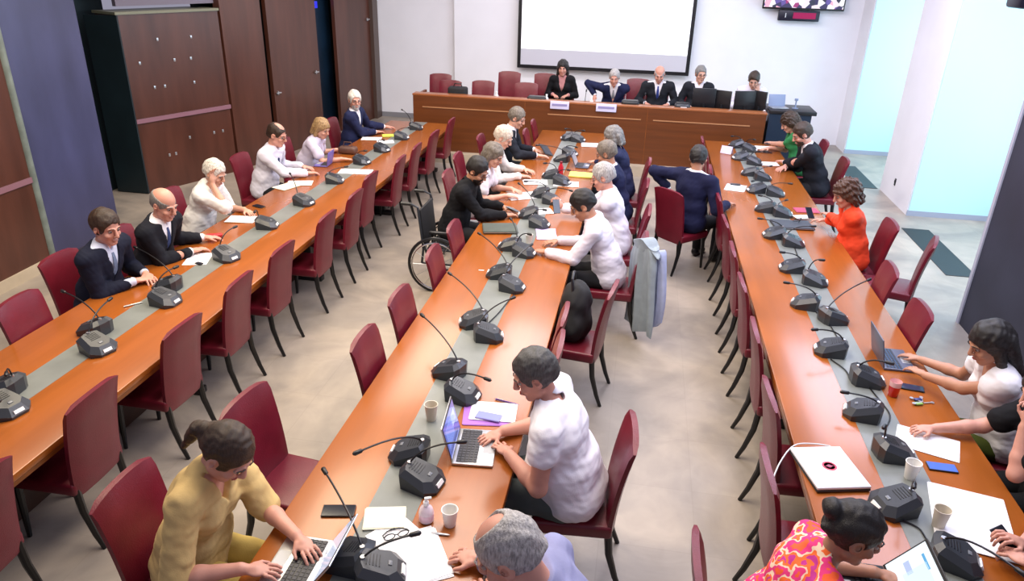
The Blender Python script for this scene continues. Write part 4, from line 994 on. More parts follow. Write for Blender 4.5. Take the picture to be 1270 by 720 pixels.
# right table, window side
person((979, 152), W__, lean=16, hyaw=0, hpitch=34, fem=True, skinc='fair', hair='curly', hc='brown', top=('green_top', (.02, .20, .06)), sleeve='short', neck='v', hands=[(945, 178, .79), (950, 184, .79)],
       label='curly-haired person in a green top at the dais end of the right table', who='woman in a green top')
person((995, 166), W__, lean=20, hyaw=10, hpitch=30, sc=1.05, w=1.2, skinc='pink', hair='short', hc='brown', beard='brown', top=('white', WH), jacket=('black_suit', (.006, .007, .013)), hands=[(965, 201, .79), (970, 208, .79)],
       label='bearded person in a black suit at the right table', who='bearded man in a black suit')
person((1049, 240), W__, lean=12, hyaw=8, hpitch=26, fem=True, w=1.1, skinc='pink', hair='curly', hc='auburn', top=('bright_orange', (.80, .055, .01)), sleeve='long', neck='v', hands=[(1012, 263, .83), (1018, 272, .83)],
       label='person with curly auburn hair in a bright orange cardigan at the right table', who='woman in a bright orange cardigan')
person((1228, 425), W__, lean=14, hyaw=5, hpitch=28, fem=True, skinc='tan', hair='long', hc='dark', top=('white_tee', (.78, .76, .80)), sleeve='cap', neck='v', legs=('olive_trousers', (.06, .08, .01)), hands=[(1125, 458, .80), (1132, 442, .80)],
       label='person with dark bobbed hair in a white top typing at the right table', who='woman in a white top at the right table')
person((1298, 486), W__, lean=14, hyaw=0, hpitch=24, fem=True, w=1.12, skinc='pink', hair='bob', hc='dark', top=('black_blouse', BLK), sleeve='short', neck='crew', hands=[('L', -.08, .30, 1.14), (1146, 531, .79)], hdir=[(.2, -.1, 1), None], eb=(-.4, 0), curl=(70, 45),
       label='person in a black top at the right edge writing with the chin on one hand', who='person in a black top at the right edge')
person((1345, 600), W__, lean=12, hyaw=0, hpitch=30, w=1.1, skinc='pink', hair='short', hc='brown', top=('black_blouse', BLK), sleeve='short', neck='crew', hands=[(1262, 690, .84), (1256, 668, .86)], curl=(50, 50), hdir=[None, (-.2, .8, .4)],
       label='person mostly out of frame at the lower right holding a phone', who='person holding a phone at the lower right')
def floral():
    m = bpy.data.materials.new('floral_fabric'); m.use_nodes = True; nt = m.node_tree; b = nt.nodes['Principled BSDF']
    tc = nt.nodes.new('ShaderNodeTexCoord'); n = nt.nodes.new('ShaderNodeTexNoise'); n.inputs['Scale'].default_value = 13; n.inputs['Detail'].default_value = 2
    nt.links.new(tc.outputs['Object'], n.inputs['Vector']); r = nt.nodes.new('ShaderNodeValToRGB'); r.color_ramp.interpolation = 'CONSTANT'
    for i, (p, c) in enumerate([(0, (.80, .10, .02)), (.40, (.75, .03, .20)), (.50, (.82, .60, .45)), (.55, (.85, .14, .02)), (.62, (.50, .02, .25))]):
        e = r.color_ramp.elements[i] if i < 2 else r.color_ramp.elements.new(p)
        e.position = p; e.color = (*c, 1)
    nt.links.new(n.outputs['Fac'], r.inputs[0]); nt.links.new(r.outputs[0], b.inputs['Base Color']); b.inputs['Roughness'].default_value = .8
    return m
person((1058, 660), E_, lean=20, hyaw=0, hpitch=22, w=1.05, fem=True, skinc='olive', hair='bun', hc='dark', top=('floral', floral()), sleeve='cap', neck='scoop',
       hands=[(1105, 715, .80), (1080, 745, .80)], label='person with dark pinned-up hair in a pink and orange floral top', who='woman in a floral top')

# ---------------------------------------------------------------- the wheelchair
def wheelchair(org):
    t = thing('wheelchair', (org[0]-0.03, org[1]-.10, 0), -PI/2, 'black wheelchair with large spoked wheels at the centre table', 'wheelchair')
    for sx in (-1, 1):
        w = MB(); R_ = .305; cx = sx*.30
        ring = [(cx, -.06+R_*math.cos(k*PI/18), R_+R_*math.sin(k*PI/18)) for k in range(37)]
        w.tube(ring, .017, n=8, cap=False); wh = w.build('wheel', M_BLACK, t)
        s = MB()
        for k in range(12):
            th = k*PI/6; s.tube([(cx, -.06, R_), (cx, -.06+.29*math.cos(th), R_+.29*math.sin(th))], .003, n=5)
        s.tube([(cx-.03, -.06, R_), (cx+.03, -.06, R_)], .025, n=10); s.build('spokes', M_SILVER, wh)
        h_ = MB(); ring = [(cx+sx*.035, -.06+.265*math.cos(k*PI/18), R_+.265*math.sin(k*PI/18)) for k in range(37)]
        h_.tube(ring, .009, n=6, cap=False).build('push_rim', M_CHROME, wh)
        c = MB(); ring = [(sx*.24, .36+.085*math.cos(k*PI/8), .098+.085*math.sin(k*PI/8)) for k in range(17)]
        c.tube(ring, .013, n=6, cap=False).tube([(sx*.24, .36, .10), (sx*.24, .33, .30)], .012, n=6).build('caster', M_BLACK, t)
        f = MB(); x = sx*.245
        f.tube([(x, -.24, .30), (x, -.22, .46), (x, -.27, .92), (x, -.34, .95), (x, -.40, .95)], .013, n=8)
        f.tube([(x, -.22, .46), (x, .34, .46), (x, .42, .40), (x, .50, .14)], .012, n=8)
        f.tube([(x, -.24, .30), (x, .33, .30)], .011, n=8)
        f.build('side_frame', M_CHARCOAL, t)
        MB().tube([(x, -.34, .95), (x, -.45, .95)], .019, n=10).build('push_handle', M_BLACK, t)
        MB().box((x, .0, .655), (.05, .30, .03), bev=.01).tube([(x, -.12, .46), (x, -.12, .65)], .01, n=6).build('armrest', M_BLACK, t)
        MB().box((sx*.12, .54, .12), (.15, .12, .014), bev=.004).build('footplate', M_BLACK, t)
    MB().box((0, .04, .462), (.47, .44, .035), bev=.012).build('seat', mat('black_nylon', (.012, .012, .014), .8), t)
    MB().box((0, -.235, .68), (.46, .03, .42), rot=Rx(.1), bev=.012).build('backrest', MATS['black_nylon'], t)
    MB().box((-.25, .12, .56), (.012, .30, .20), bev=.004).build('side_guard', M_LABEL, t)
wheelchair(WC[1])
# ---------------------------------------------------------------- things on the tables
ZT = 0.7499
def quad_dims(c):
    return c
def ang_of(p, q, z=ZT):
    a = at(*p, z); b = at(*q, z); return math.atan2(b[1]-a[1], b[0]-a[0])
def sheet(c, w, d, rz, label, cat='paper', name='paper_sheet', m=M_PAPER, z=0.0, n=1, lines=False, group=None, on=None):
    p = at(c[0], c[1], ZT)
    mb = MB(); rr = random.Random(int(c[0]+c[1]))
    for k in range(n):
        mb.box((rr.uniform(-.006, .006)*(n > 1), rr.uniform(-.006, .006)*(n > 1), .0016+z+k*.0022), (w, d, .002), rot=Rz(rr.uniform(-.05, .05)*(n > 1)))
    o = mb.build(name, m); o.location = (p[0], p[1], ZT); o.rotation_euler = (0, 0, rz)
    return tag(o, label, cat, group)
def phone(c, rz, label, w=.075, l=.155, screen=(.01, .012, .02), body=M_BLACK, em=0, z=ZT, tilt=None, dz=0.0):
    p = at(c[0], c[1], z+dz); t = thing('smartphone', (p[0], p[1], p[2]), rz, label, 'phone')
    if tilt: t.rotation_euler = (tilt[0], tilt[1], rz)
    MB().box((0, 0, .005), (w, l, .009), bev=.003).build('case', body, t)
    MB().box((0, 0, .0099), (w-.006, l-.008, .0014)).build('screen', mat('phone_screen_%d' % int(c[0]), screen, .08, emit=screen if em else None, estr=em), t)
def cup(c, label, h=.095, r=.038, m=M_CUP):
    p = at(c[0], c[1], ZT); t = thing('paper_cup', (p[0], p[1], ZT), 0, label, 'cup')
    MB().lathe([(r*.70, 0), (r*.72, .002), (r, h), (r*1.06, h+.002), (r*1.06, h+.006), (r*.96, h+.005), (r*.93, h-.01), (r*.66, .012), (0.001, .012)], 24).build('cup_body', m, t)
def pen(c, rz, label, m, l=.14, z=0.0):
    p = at(c[0], c[1], ZT+z); t = thing('pen', (p[0], p[1], ZT+.006+z), rz, label, 'pen')
    MB().tube([(-l/2, 0, 0), (l*.36, 0, 0), (l*.42, 0, 0), (l/2, 0, 0)], [.0055, .0055, .004, .0012], n=8).build('barrel', m, t)
    MB().box((-l*.3, 0, .0065), (.04, .003, .002)).tube([(-l/2, 0, 0), (-l/2-.004, 0, 0)], .004, n=8).build('clip', M_SILVER, t)
def laptop(c, rz, label, w=.32, d=.22, ang=105, screen=(.1, .15, .4), em=.6, body=M_SILVER, page=None, keys=M_BLACK, w_over=None, z0=ZT):
    """user side looks along -Y; the lid stands at +Y"""
    p = at(c[0], c[1], ZT); t = thing('laptop', (p[0], p[1], ZT), rz, label, 'laptop')
    MB().box((0, 0, .009), (w, d, .016), bev=.004).build('base', body, t)
    MB().box((0, .035, .0175), (w-.03, d*.50, .0025), bev=.001).build('keyboard', keys, t)
    kk = MB()
    for r in range(5):
        for k in range(13): kk.box((-(w-.05)/2+(w-.05)*k/12, .035-d*.2+d*.1*r, .0195), ((w-.05)/15, d*.07, .002))
    kk.build('keys', mat('dark_keys', (.035, .035, .045), .5), t)
    MB().box((0, -d*.33, .0175), (w*.34, d*.26, .0012)).build('trackpad', mat('grey_trackpad', (.40, .41, .43), .3), t)
    a = math.radians(ang); L = d*.98; R_ = Rx(a-PI)   # lid direction
    dirv = Vector((0, -math.cos(a), math.sin(a))); nrm = Vector((0, -math.sin(a), -math.cos(a)))
    c0 = Vector((0, d/2, .016)); mid = c0+dirv*L/2; rot = Rx(-(a-PI/2)) if False else Matrix(((1, 0, 0), (0, dirv.y, -nrm.y), (0, dirv.z, -nrm.z))).to_3x3()
    MB().box(mid, (w, L, .007), rot=rot, bev=.002).build('lid', body if body is not M_SILVER else M_SILVER, t)
    MB().box(mid+nrm*.0045, (w-.006, L-.006, .002), rot=rot).build('bezel', M_BLACK, t)
    MB().box(mid+nrm*.006, (w-.024, L-.03, .0015), rot=rot).build('screen', mat('laptop_screen_%d' % int(c[0]), (.02, .02, .03), .1, emit=screen, estr=em, ), t)
    if page:
        for (x, y, a_, b_, col) in page:
            MB().box(mid+nrm*.0072+dirv*y*L+Vector((x*w, 0, 0)), (a_*w, b_*L, .001), rot=rot).build('screen_window', mat('screen_window_%02x%02x%02x' % tuple(int(q*99) for q in col), (.02, .02, .03), .1, emit=col, estr=1), t)
    return t
# left table
pen((166, 378), ang_of((155, 380), (176, 375)), 'silver and black pen on the grey strip near the suited man', M_SILVER)
sheet((246, 321), .21, .29, .3, 'white sheet with a small black clip under the bald man', n=1)
phone((247, 327), 1.3, 'small black device on the white sheet before the bald man', w=.04, l=.07, dz=.004)
t = thing('glasses_case', at(266, 294, ZT), .5, 'small red case in the hands of the bald man', 'case')
MB().box((0, 0, .018), (.15, .06, .032), bev=.012, seg=3).build('shell', mat('red_case', (.55, .02, .03), .4), t); MB().box((0, 0, .0185), (.152, .062, .002)).build('seam', M_BLACK, t)
sheet((300, 272), .30, .21, .15, 'white sheets before the white-haired woman', n=3)
phone((321, 256), 1.2, 'dark phone at the elbow of the white-haired woman', w=.07, l=.14)
sheet((357, 231), .30, .21, 1.2, 'cream sheet before the balding man', m=mat('cream_paper', (.80, .78, .62), .7), n=2)
sheet((372, 227), .30, .21, .3, 'white sheet under the edge of the cream one', n=1)
laptop((401, 204), -PI/2+.1, 'small laptop with a violet-blue lid between balding man and blonde woman', w=.26, d=.18, ang=100, body=mat('violet_lid', (.16, .13, .42), .4), screen=(.3, .3, .7))
sheet((441, 213), .42, .21, .15, 'white sheets on the grey strip before the blonde woman', n=3)
tag(MB().box((0, 0, .05), (.26, .14, .10), bev=.035, seg=4).tube([(-.07, 0, .09), (-.05, 0, .16), (.05, 0, .16), (.07, 0, .09)], .008, n=8).build('handbag', mat('brown_leather', (.10, .045, .03), .5, noise=.2, bump=.1)),
    'small brown handbag on the left table before the blonde woman', 'handbag').location = at(432, 190, ZT)
sheet((461, 172), .30, .21, .2, 'white sheets before the white-haired man', n=2)
sheet((484, 168), .24, .18, .4, 'yellow-green folder beside the white-haired man', 'folder', 'folder', mat('lime_card', (.55, .66, .08), .6), n=2)
sheet((478, 176), .25, .18, .4, 'white sheets across the grey strip by the lime folder', n=2, z=.001)
# centre table
t = laptop((590, 556), PI/2+.10, 'open laptop with a blue screen and silver keyboard in front of the woman in white', w=.335, d=.23, ang=104, screen=(.10, .13, .46), em=.9,
       page=[(-.15, .05, .5, .5, (.16, .22, .62)), (.22, .12, .3, .3, (.35, .42, .75)), (-.05, -.30, .7, .1, (.07, .09, .30))])
sheet((607, 514), .31, .235, .15, 'purple folder beside the open laptop', 'folder', 'folder', mat('purple_card', (.34, .13, .50), .5), n=2)
sheet((612, 511), .28, .20, .05, 'white sheets lying on the purple folder', n=2, z=.005)
phone((606, 517), 1.45, 'lavender-blue phone lying on the white sheets by the purple folder', screen=(.24, .26, .55), body=mat('lavender_case', (.30, .30, .62), .4), em=.3, dz=.010)
pen((629, 499), ang_of((615, 495), (643, 502)), 'purple pen lying beyond the purple folder', mat('purple_plastic', (.09, .02, .20), .3), l=.16)
cup((535, 520), 'beige paper cup standing behind the open laptop', h=.105, r=.040, m=mat('beige_card', (.66, .60, .50), .5))
cup((558, 650), 'white paper cup beside the clear sanitiser bottle', h=.09, r=.040)
p = at(529, 645, ZT); t = thing('sanitiser_bottle', (p[0], p[1], ZT), .4, 'small clear pinkish sanitiser bottle with a white cap', 'bottle')
MB().lathe([(.030, 0), (.036, .006), (.037, .06), (.030, .082), (.012, .095), (.012, .10)], 24).build('bottle_body', mat('clear_pink_plastic', (.80, .66, .72), .15, noise=.05, coat=.5), t)
MB().lathe([(.014, .10), (.014, .118), (.008, .122), (.006, .135), (.006, .138)], 16).box((0.01, 0, .138), (.035, .014, .010), bev=.003).build('cap', M_LABEL, t)
MB().lathe([(.0375, .018), (.0378, .05)], 24).build('label', mat('pink_label', (.75, .52, .62), .5), t)
pen((547, 663), ang_of((537, 662), (555, 664)), 'short grey pen before the white paper cup', M_SILVER, l=.09)
phone((420, 634), ang_of((395, 634), (446, 634))-PI/2, 'black phone lying on the near left of the centre table', w=.085, l=.165)
sheet((478, 643), .20, .15, .25, 'cream notebook on the grey strip behind the folded glasses', 'notebook', 'notebook', mat('cream_paper', (.80, .78, .62), .7), n=5)
sheet((519, 690), .24, .33, .55, 'white papers under the writing hand at the bottom', n=3)
sheet((500, 672), .22, .30, .9, 'second sheaf of white papers under the folded glasses', n=2)
def folded_glasses(c, label, rz=0, z=.006):
    p = at(c[0], c[1], ZT+z); t = thing('eyeglasses', (p[0], p[1], ZT+z), rz, label, 'glasses'); g = MB(); h_ = MB()
    for sx in (-1, 1):
        g.tube([(sx*.034+.026*math.cos(k*PI/8), -.004*math.sin(k*PI/8), .024+.021*math.sin(k*PI/8)) for k in range(17)], .0028, n=6, cap=False)
        h_.tube([(sx*.062, 0, .030), (sx*.060, .03, .016), (sx*.03, .06, .006), (-sx*.01, .07, .004)], .003, n=6)
    g.tube([(-.009, 0, .028), (.009, 0, .028)], .0026, n=6); g.build('rims', M_BLACK, t); h_.build('temples', M_BLACK, t)
folded_glasses((492, 668), 'black-rimmed glasses lying on the white papers', .6)
laptop((368, 700), -PI/2, 'laptop under the hands of the woman in mustard', w=.33, d=.23, ang=125, screen=(.55, .60, .75), em=.8)
p = at(620, 285, ZT)
t = thing('laptop_sleeve', (p[0], p[1], ZT), .25, 'grey laptop sleeve lying before the man in the wheelchair', 'sleeve')
MB().box((0, 0, .018), (.36, .27, .034), bev=.014, seg=3).build('pouch', mat('grey_felt', (.085, .10, .085), .9, noise=.1, bump=.1), t); MB().box((0, -.136, .018), (.34, .004, .004)).build('zip', M_SILVER, t)
cup((656, 301), 'small white cup on the centre strip beside the microphones', h=.085, r=.036)
sheet((677, 290), .20, .34, .2, 'lavender sheets before the dark-haired man in a white shirt', m=mat('lavender_paper', (.60, .50, .80), .6), n=2)
sheet((672, 262), .24, .2, .4, 'white sheet before the man holding up a phone', n=1)
sheet((597, 335), .05, .012, .1, 'small white slip on the empty part of the centre table', n=1)
sheet((650, 243), .42, .25, .5, 'white sheets spread before the woman in a white top', n=3)
sheet((664, 226), .30, .22, .2, 'white sheets before the cream-haired person', n=2)
sheet((722, 217), .33, .24, .0, 'yellow writing pad on the centre table', 'pad', 'writing_pad', mat('yellow_pad', (.72, .72, .16), .6), n=4)
sheet((702, 228), .32, .24, .1, 'white sheet beside the yellow pad', n=1)
laptop((723, 206), PI/2+PI-.05-PI, 'slim dark laptop near the yellow pad', w=.26, d=.18, ang=112, screen=(.5, .5, .6), em=.7, body=mat('slate_shell', (.10, .11, .16), .4))
p = at(695, 221, ZT); t = thing('drink_bottle', (p[0], p[1], ZT), 0, 'red drink bottle standing on the centre table', 'bottle')
MB().lathe([(.030, 0), (.034, .005), (.034, .15), (.018, .185), (.016, .20)], 20).build('bottle_body', mat('red_bottle', (.50, .01, .025), .3), t); MB().lathe([(.018, .20), (.018, .222)], 16).build('cap', mat('dark_red_cap', (.2, .01, .02), .4), t)
sheet((735, 180), .34, .26, .1, 'white sheets before the grey-haired woman in navy', n=2)
phone((677, 186), .8, 'black tablet held by the grey-haired man in a blazer', w=.16, l=.23, dz=.07, tilt=(.5, .3))
phone((636, 260), 1.2, 'black phone in the hands of the man in the wheelchair', dz=.05, tilt=(.2, .2))
phone((690, 256), .4, 'dark phone held up by the grey-haired man', dz=.17, tilt=(1.0, 0, ))
# right table
p = at(1027, 584, ZT); t = thing('closed_laptop', (p[0], p[1], ZT), .08, 'closed white laptop with a round red emblem near the table edge', 'laptop')
t.rotation_euler = (0, 0, ang_of((1003, 615), (1076, 613)))
MB().box((0, 0, .010), (.30, .36, .014), bev=.004).build('lower_case', M_CHARCOAL, t); MB().box((0, 0, .027), (.30, .36, .018), bev=.006, seg=3).build('lid', mat('white_shell', (.80, .80, .86), .3), t)
MB().lathe([(.040, .0362), (.040, .0372), (.030, .0372), (.030, .0362)], 28).build('emblem_ring', mat('red_emblem', (.60, .01, .05), .4), t)
MB().lathe([(.001, .0362), (.013, .0362), (.013, .0372), (.001, .0374)], 20).box((0, 0, .0366), (.045, .006, .001)).build('emblem_dot', mat('dark_red_emblem', (.28, .01, .06), .4), t)
cable('charging_cable', [(1030, 553), (1010, 550), (985, 552), (968, 572), (956, 600)], 'white cable curling off the closed white laptop', mat('white_cable', (.75, .75, .75), .4), .004, .775)
laptop((1108, 447), PI/2, 'dark laptop with its lid seen edge-on before the woman in a white top', w=.32, d=.22, ang=103, screen=(.2, .25, .45), em=.7, body=mat('slate_shell', (.10, .11, .16), .4), keys=mat('blue_keys', (.03, .10, .22), .4))
laptop((1072, 738), -PI/2, 'laptop with a brightly lit white page before the woman in the floral top', w=.38, d=.25, ang=128, screen=(.78, .90, .98), em=1.0, body=M_CHARCOAL,
       page=[(.05, .05, .5, .5, (.66, .84, .93)), (-.2, .3, .25, .05, (.10, .35, .62)), (.28, -.2, .2, .2, (.50, .62, .70)), (-.25, -.05, .2, .12, (.42, .50, .72))])
p = at(1107, 490, ZT); t = thing('drink_glass', (p[0], p[1], ZT), 0, 'red drink in a clear cup between microphones and phone', 'cup')
MB().lathe([(.028, 0), (.031, .003), (.036, .075)], 24).build('drink', mat('red_drink', (.60, .01, .01), .15, coat=.5), t)
MB().lathe([(.0365, .075), (.038, .108), (.0375, .110), (.0345, .078)], 24).build('rim', mat('clear_pink_rim', (.75, .45, .45), .1), t)
phone((1130, 481), 1.4, 'dark phone lying beside the red drink', screen=(.03, .04, .08))
p = at(1144, 500, ZT); t = thing('key_bunch', (p[0], p[1], ZT), .3, 'bunch of keys with a green tag on the right table', 'keys')
rr = random.Random(9)
for k in range(4):
    th = k*1.1; MB().box((.035*math.cos(th), .035*math.sin(th), .004+k*.003), (.055, .010, .003), rot=Rz(th)).lathe([(.012, .002+k*.003), (.012, .005+k*.003)], 10, loc=(.07*math.cos(th), .07*math.sin(th), 0)).build('key', M_SILVER, t)
MB().box((-.035, -.01, .008), (.05, .03, .012), bev=.004).build('tag', mat('green_tag', (.25, .45, .10), .4), t)
MB().box((-.01, .035, .008), (.05, .028, .014), bev=.005).build('fob', mat('dark_blue_fob', (.02, .03, .15), .4), t)
sheet((1150, 549), .34, .24, -.35, 'white sheet under the writing hand at the right table', n=1)
phone((1168, 580), ang_of((1145, 578), (1190, 584))-PI/2, 'phone with a blue screen lying between the two paper piles', screen=(.06, .12, .42), em=.6)
cup((1128, 592), 'white paper cup beside the blue-screened phone', h=.10, r=.040)
cup((1163, 652), 'beige paper cup on the near right sheets', h=.105, r=.040, m=MATS['beige_card'])
sheet((1204, 645), .36, .50, -.18, 'large white sheets at the near right corner', n=3)
phone((1248, 672), .5, 'black phone in the hands at the lower right', dz=.07, tilt=(.5, -.2))
p = at(982, 280, ZT); t = thing('tablet_case', (p[0], p[1], ZT), .1, 'dark grey tablet case before the woman in orange', 'case')
MB().box((0, 0, .014), (.42, .27, .026), bev=.009, seg=3).build('cover', mat('slate_felt', (.045, .055, .07), .7), t); MB().box((0, -.136, .014), (.40, .004, .004)).build('zip', M_SILVER, t)
sheet((994, 272), .17, .12, .3, 'small white card on the dark grey tablet case', n=2, z=.028)
folded_glasses((992, 275), 'large dark glasses on the white card by the tablet case', 1.2, z=.034)
sheet((1000, 261), .26, .17, .1, 'dark pink folder before the woman in orange', 'folder', 'folder', mat('dark_pink_card', (.42, .06, .12), .5), n=3)
phone((1004, 264), .3, 'phone in the hands of the woman in orange', dz=.08, tilt=(.6, .1))
sheet((912, 233), .24, .30, -.2, 'white sheets at the aisle edge beside the man in the navy suit', n=2)
phone((912, 229), 1.4, 'small black phone on the sheets beside the man in the navy suit', w=.07, l=.13, dz=.006)
sheet((946, 183), .32, .22, .1, 'white sheet before the woman in green', n=1)
phone((948, 189), 1.5, 'dark phone on the table between the woman in green and the bearded man', w=.07, l=.22)
sheet((951, 203), .32, .22, .1, 'white sheet before the bearded man', n=1)
p = at(901, 190, ZT); t = thing('table_card', (p[0], p[1], ZT), -.5, 'small lavender folded card standing on the far end of the right table', 'name plate')
MB().box((0, -.02, .055), (.17, .003, .115), rot=Rx(-.35)).build('front_flap', mat('lavender_card', (.60, .58, .78), .5), t); MB().box((0, .02, .055), (.17, .003, .115), rot=Rx(.35)).build('rear_flap', MATS['lavender_card'], t)
# dais things
def monitor(px, w, h, rz, label, y=12.98):
    d = CR*((px-635)/FPX)-CU*((122-360)/FPX)+_f; x = d[0]*y/d[1]
    t = thing('computer_monitor', (x, y, .988), rz, label, 'monitor')
    MB().box((0, 0, .11+h/2), (w, .03, h), bev=.006).build('casing', M_BLACK, t)
    MB().box((0, .0165, .11+h/2), (w-.02, .002, h-.02)).build('screen', mat('dark_screen', (.01, .012, .02), .1), t)
    MB().tube([(0, -.02, .0), (0, -.02, .2)], .02, n=10).build('stand', M_BLACK, t); MB().box((0, -.01, .006), (.2, .14, .012), bev=.004).build('foot', M_BLACK, t)
monitor(873, .38, .34, 0.05, 'dark monitor in front of the man with glasses, nearer him')
monitor(896, .30, .32, -.45, 'second dark monitor, angled, just right of the man with glasses')
monitor(924, .36, .33, .25, 'dark monitor before the young man in a white shirt, left one')
monitor(943, .24, .34, -.7, 'turned monitor at the right end of the dais')
def box_on_dais(px, name, w, d, h, m, label, cat, y=12.8, extra=None, z=.988):
    dd = CR*((px-635)/FPX)-CU*((125-360)/FPX)+_f; x = dd[0]*y/dd[1]; t = thing(name, (x, y, z), 0, label, cat); MB().box((0, 0, h/2), (w, d, h), bev=min(w, d, h)*.2, seg=3).build('body', m, t); return t
b_ = box_on_dais(568, 'shoulder_bag', .34, .2, .26, mat('black_nylon', (.012, .012, .014), .8), 'black bag standing at the left end of the dais', 'bag', y=12.95); MB().tube([(-.08, 0, .24), (-.06, 0, .31), (.06, 0, .31), (.08, 0, .24)], .010, n=8).build('handle', M_BLACK, b_)
b_ = box_on_dais(666, 'desk_console', .34, .2, .20, M_BLACK, 'black console on the dais left of the black-haired woman', 'console'); MB().box((0, -.11, .14), (.2, .01, .05)).build('display', MATS['dark_screen'], b_)
b_ = box_on_dais(782, 'desk_console', .30, .2, .22, M_BLACK, 'black console on the dais beside the open-suited man', 'console'); MB().box((0, -.11, .14), (.2, .01, .05)).build('display', MATS['dark_screen'], b_)
b_ = box_on_dais(847, 'desk_phone', .26, .22, .22, M_CHARCOAL, 'dark desk phone on the dais between bald man and monitors', 'phone'); MB().box((0, -.04, .22), (.22, .06, .03), bev=.01).build('handset', M_BLACK, b_); MB().box((.02, -.11, .15), (.1, .01, .04)).build('display', M_LABEL, b_)
for px_, l_ in ((616, 'white bottle standing near the left end of the dais'), (678, 'small clear bottle left of the black-haired woman'), (734, 'white carton-like bottle before the open-suited man')):
    dd = CR*((px_-635)/FPX)-CU*((118-360)/FPX)+_f; y = 12.78; t = thing('water_bottle', (dd[0]*y/dd[1], y, .988), 0, l_, 'bottle')
    MB().lathe([(.030, 0), (.034, .004), (.034, .17), (.014, .205), (.014, .215)], 16).build('bottle_body', mat('milky_plastic', (.75, .76, .80), .2), t); MB().lathe([(.017, .215), (.017, .240)], 12).build('cap', M_LABEL, t)
for px_, l_ in ((726, 'microphone on the dais before the open-suited man'), (800, 'microphone on the dais before the bald man')):
    dd = CR*((px_-635)/FPX)-CU*((122-360)/FPX)+_f; y = 12.82; t = thing('gooseneck_microphone', (dd[0]*y/dd[1], y, .988), PI, l_, 'microphone')
    MB().prism(hexa(.14, .18), 0, .05, inset=.25).build('base', M_CHARCOAL, t); MB().tube([(0, .05, .04), (0, .03, .20), (0, -.10, .30)], .005, n=6).build('gooseneck', M_BLACK, t); MB().tube([(0, -.10, .30), (0, -.14, .325)], .012, n=8).build('microphone_head', M_BLACK, t)
for px_, w_, l_ in ((640+66, .28, 'white sheets before the black-haired woman'), (736, .3, 'white sheets before the open-suited man'), (930, .3, 'white sheets under the rightmost monitors')):
    dd = CR*((px_-635)/FPX)-CU*((128-360)/FPX)+_f; y = 12.80; o = MB().box((0, 0, .003), (w_, .21, .005)).build('paper_sheet', M_PAPER); o.location = (dd[0]*y/dd[1], y, .988); tag(o, l_, 'paper')
t = thing('open_laptop_cover', (2.25, 12.9, 1.20), .2, 'grey-blue laptop lid standing on the black equipment cabinet', 'laptop')
t.name = 'small_laptop'
MB().box((0, -.02, .008), (.28, .20, .014), bev=.004).build('base', M_SILVER, t); MB().box((0, .10, .105), (.28, .008, .19), rot=Rx(-.25), bev=.003).build('lid', mat('grey_blue_lid', (.22, .28, .42), .4), t)
b_ = box_on_dais(950, 'tissue_box', .2, .14, .12, M_LABEL, 'white tissue box at the right end of the dais', 'box', y=12.85); MB().ball((0, 0, .13), (.03, .02, .04)).build('tissue', M_PAPER, b_)
t = thing('desk_lamp', (2.52, 12.9, 1.20), 0, 'small grey stand on the black equipment cabinet', 'stand'); MB().lathe([(.05, 0), (.05, .01), (.012, .016), (.012, .12), (.03, .13), (.03, .16)], 16).build('stem', mat('grey_blue_lid', (.22, .28, .42), .4), t); t.name = 'device_stand'

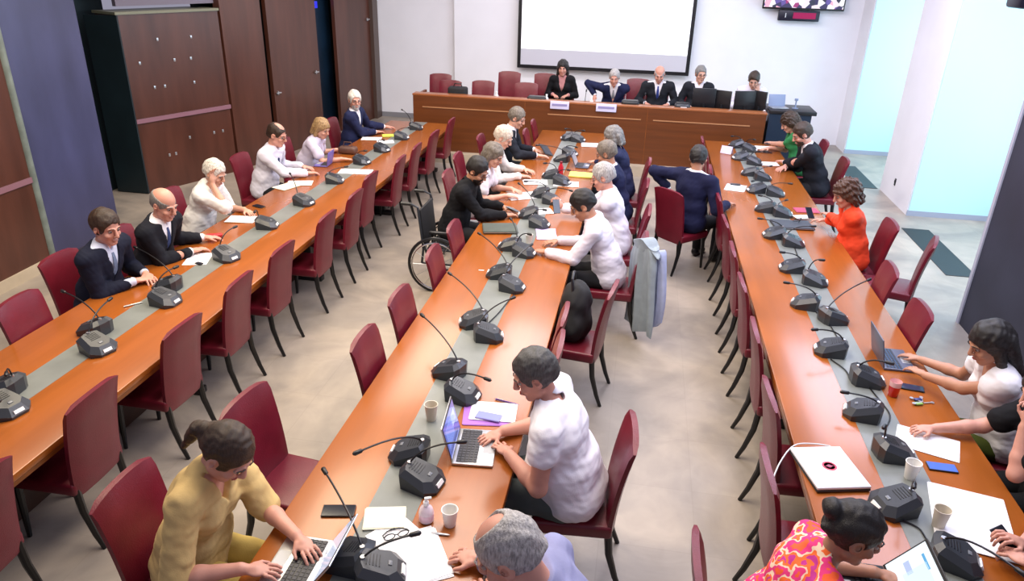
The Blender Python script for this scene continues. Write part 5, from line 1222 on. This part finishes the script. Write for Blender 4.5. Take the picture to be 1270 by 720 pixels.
# ---------------------------------------------------------------- the jacket on the chair back and the black bag on the seat
def drape(mb, hw, z0, z1, amp, ph, y0=0.0, n=6, top=0.06, lean=0.0):
    nu, nv = 40, 26; vs = []; fs = []
    for side in (1, -1):
        for j in range(nv+1):
            v = j/nv; z = z1+(z0-z1)*v
            w = hw*(0.62+0.38*min(1, v*5)**.6)*(1+.14*v)
            th = top*(1-v)**.5*.55+.018
            for i in range(nu+1):
                q = i/nu*2-1; ed = math.sqrt(max(0, 1-abs(q)**5))
                y = y0+amp*(.25+.75*v)*(math.sin(q*n+ph+.8*v)+.4*math.sin(q*n*2.3+ph*2-1.5*v))+side*th*ed+lean*v
                zz = z-.05*abs(q)**2*(1-v)-(.035*math.sin(q*3+ph))*v
                vs.append((q*w+.02*math.sin(v*5+ph), y, zz))
    W = nu+1; N = (nv+1)*W
    for j in range(nv):
        for i in range(nu):
            a = j*W+i; fs.append([a, a+W, a+W+1, a+1][::-1]); fs.append([N+a, N+a+1, N+a+W+1, N+a+W][::-1])
    for j in range(nv):
        for a, f in ((j*W, 0), (j*W+nu, 1)):
            q = [a, N+a, N+a+W, a+W]; fs.append(q if not f else q[::-1])
    for i in range(nu):
        for a, f in ((i, 1), (nv*W+i, 0)):
            q = [a, N+a, N+a+1, a+1]; fs.append(q if not f else q[::-1])
    return mb.add(vs, fs, 0, True)
def hung_jacket():
    t = thing('hanging_jacket', (0.18, 6.37, 0), FW+.55, 'pale blue-grey jacket hanging over the chair back of the dark-haired man', 'jacket')
    drape(MB(), .21, .12, 1.03, .026, .4).build('jacket_body', cloth('pale_blue_grey', (.27, .32, .37)), t)
    drape(MB(), .065, .24, .97, .012, 1.4, y0=-.07, n=3, top=.03, lean=-.02).build('sleeve', cloth('light_periwinkle', (.40, .45, .66)), t).location = (-.16, 0, 0)
    drape(MB(), .17, .90, 1.04, .008, .1, y0=.0, n=4, top=.09).build('collar', cloth('pale_blue_grey', (.27, .32, .37)), t)
hung_jacket()
def black_bag():
    F = Field(V(-.28, -.2, -.02), V(.28, .22, .56), .008)
    F.ell(V(0, 0, .15), V(.21, .14, .18), k=.04); F.ell(V(0, -.01, .34), V(.17, .12, .15), k=.05); F.ell(V(.02, .03, .08), V(.19, .15, .10), k=.04); F.noise(.010, 26, 2); F.half(V(0, 0, .0), V(0, 0, -1))
    t = thing('shoulder_bag', (-0.37, 5.42, .474), FW, 'soft black bag on the seat of the red chair at the centre table', 'bag')
    F.build('bag_body', mat('black_nylon', (.012, .012, .014), .8, bump=.1), t)
    MB().tube([(-.10, .02, .44), (-.08, .03, .54), (.0, .03, .57), (.08, .03, .54), (.10, .02, .44)], .012, n=8).build('handle', M_BLACK, t)
    MB().tube([(.1, -.12, .24), (.11, -.13, .19), (.09, -.135, .15)], .005, n=6).build('clasp', M_SILVER, t)
black_bag()
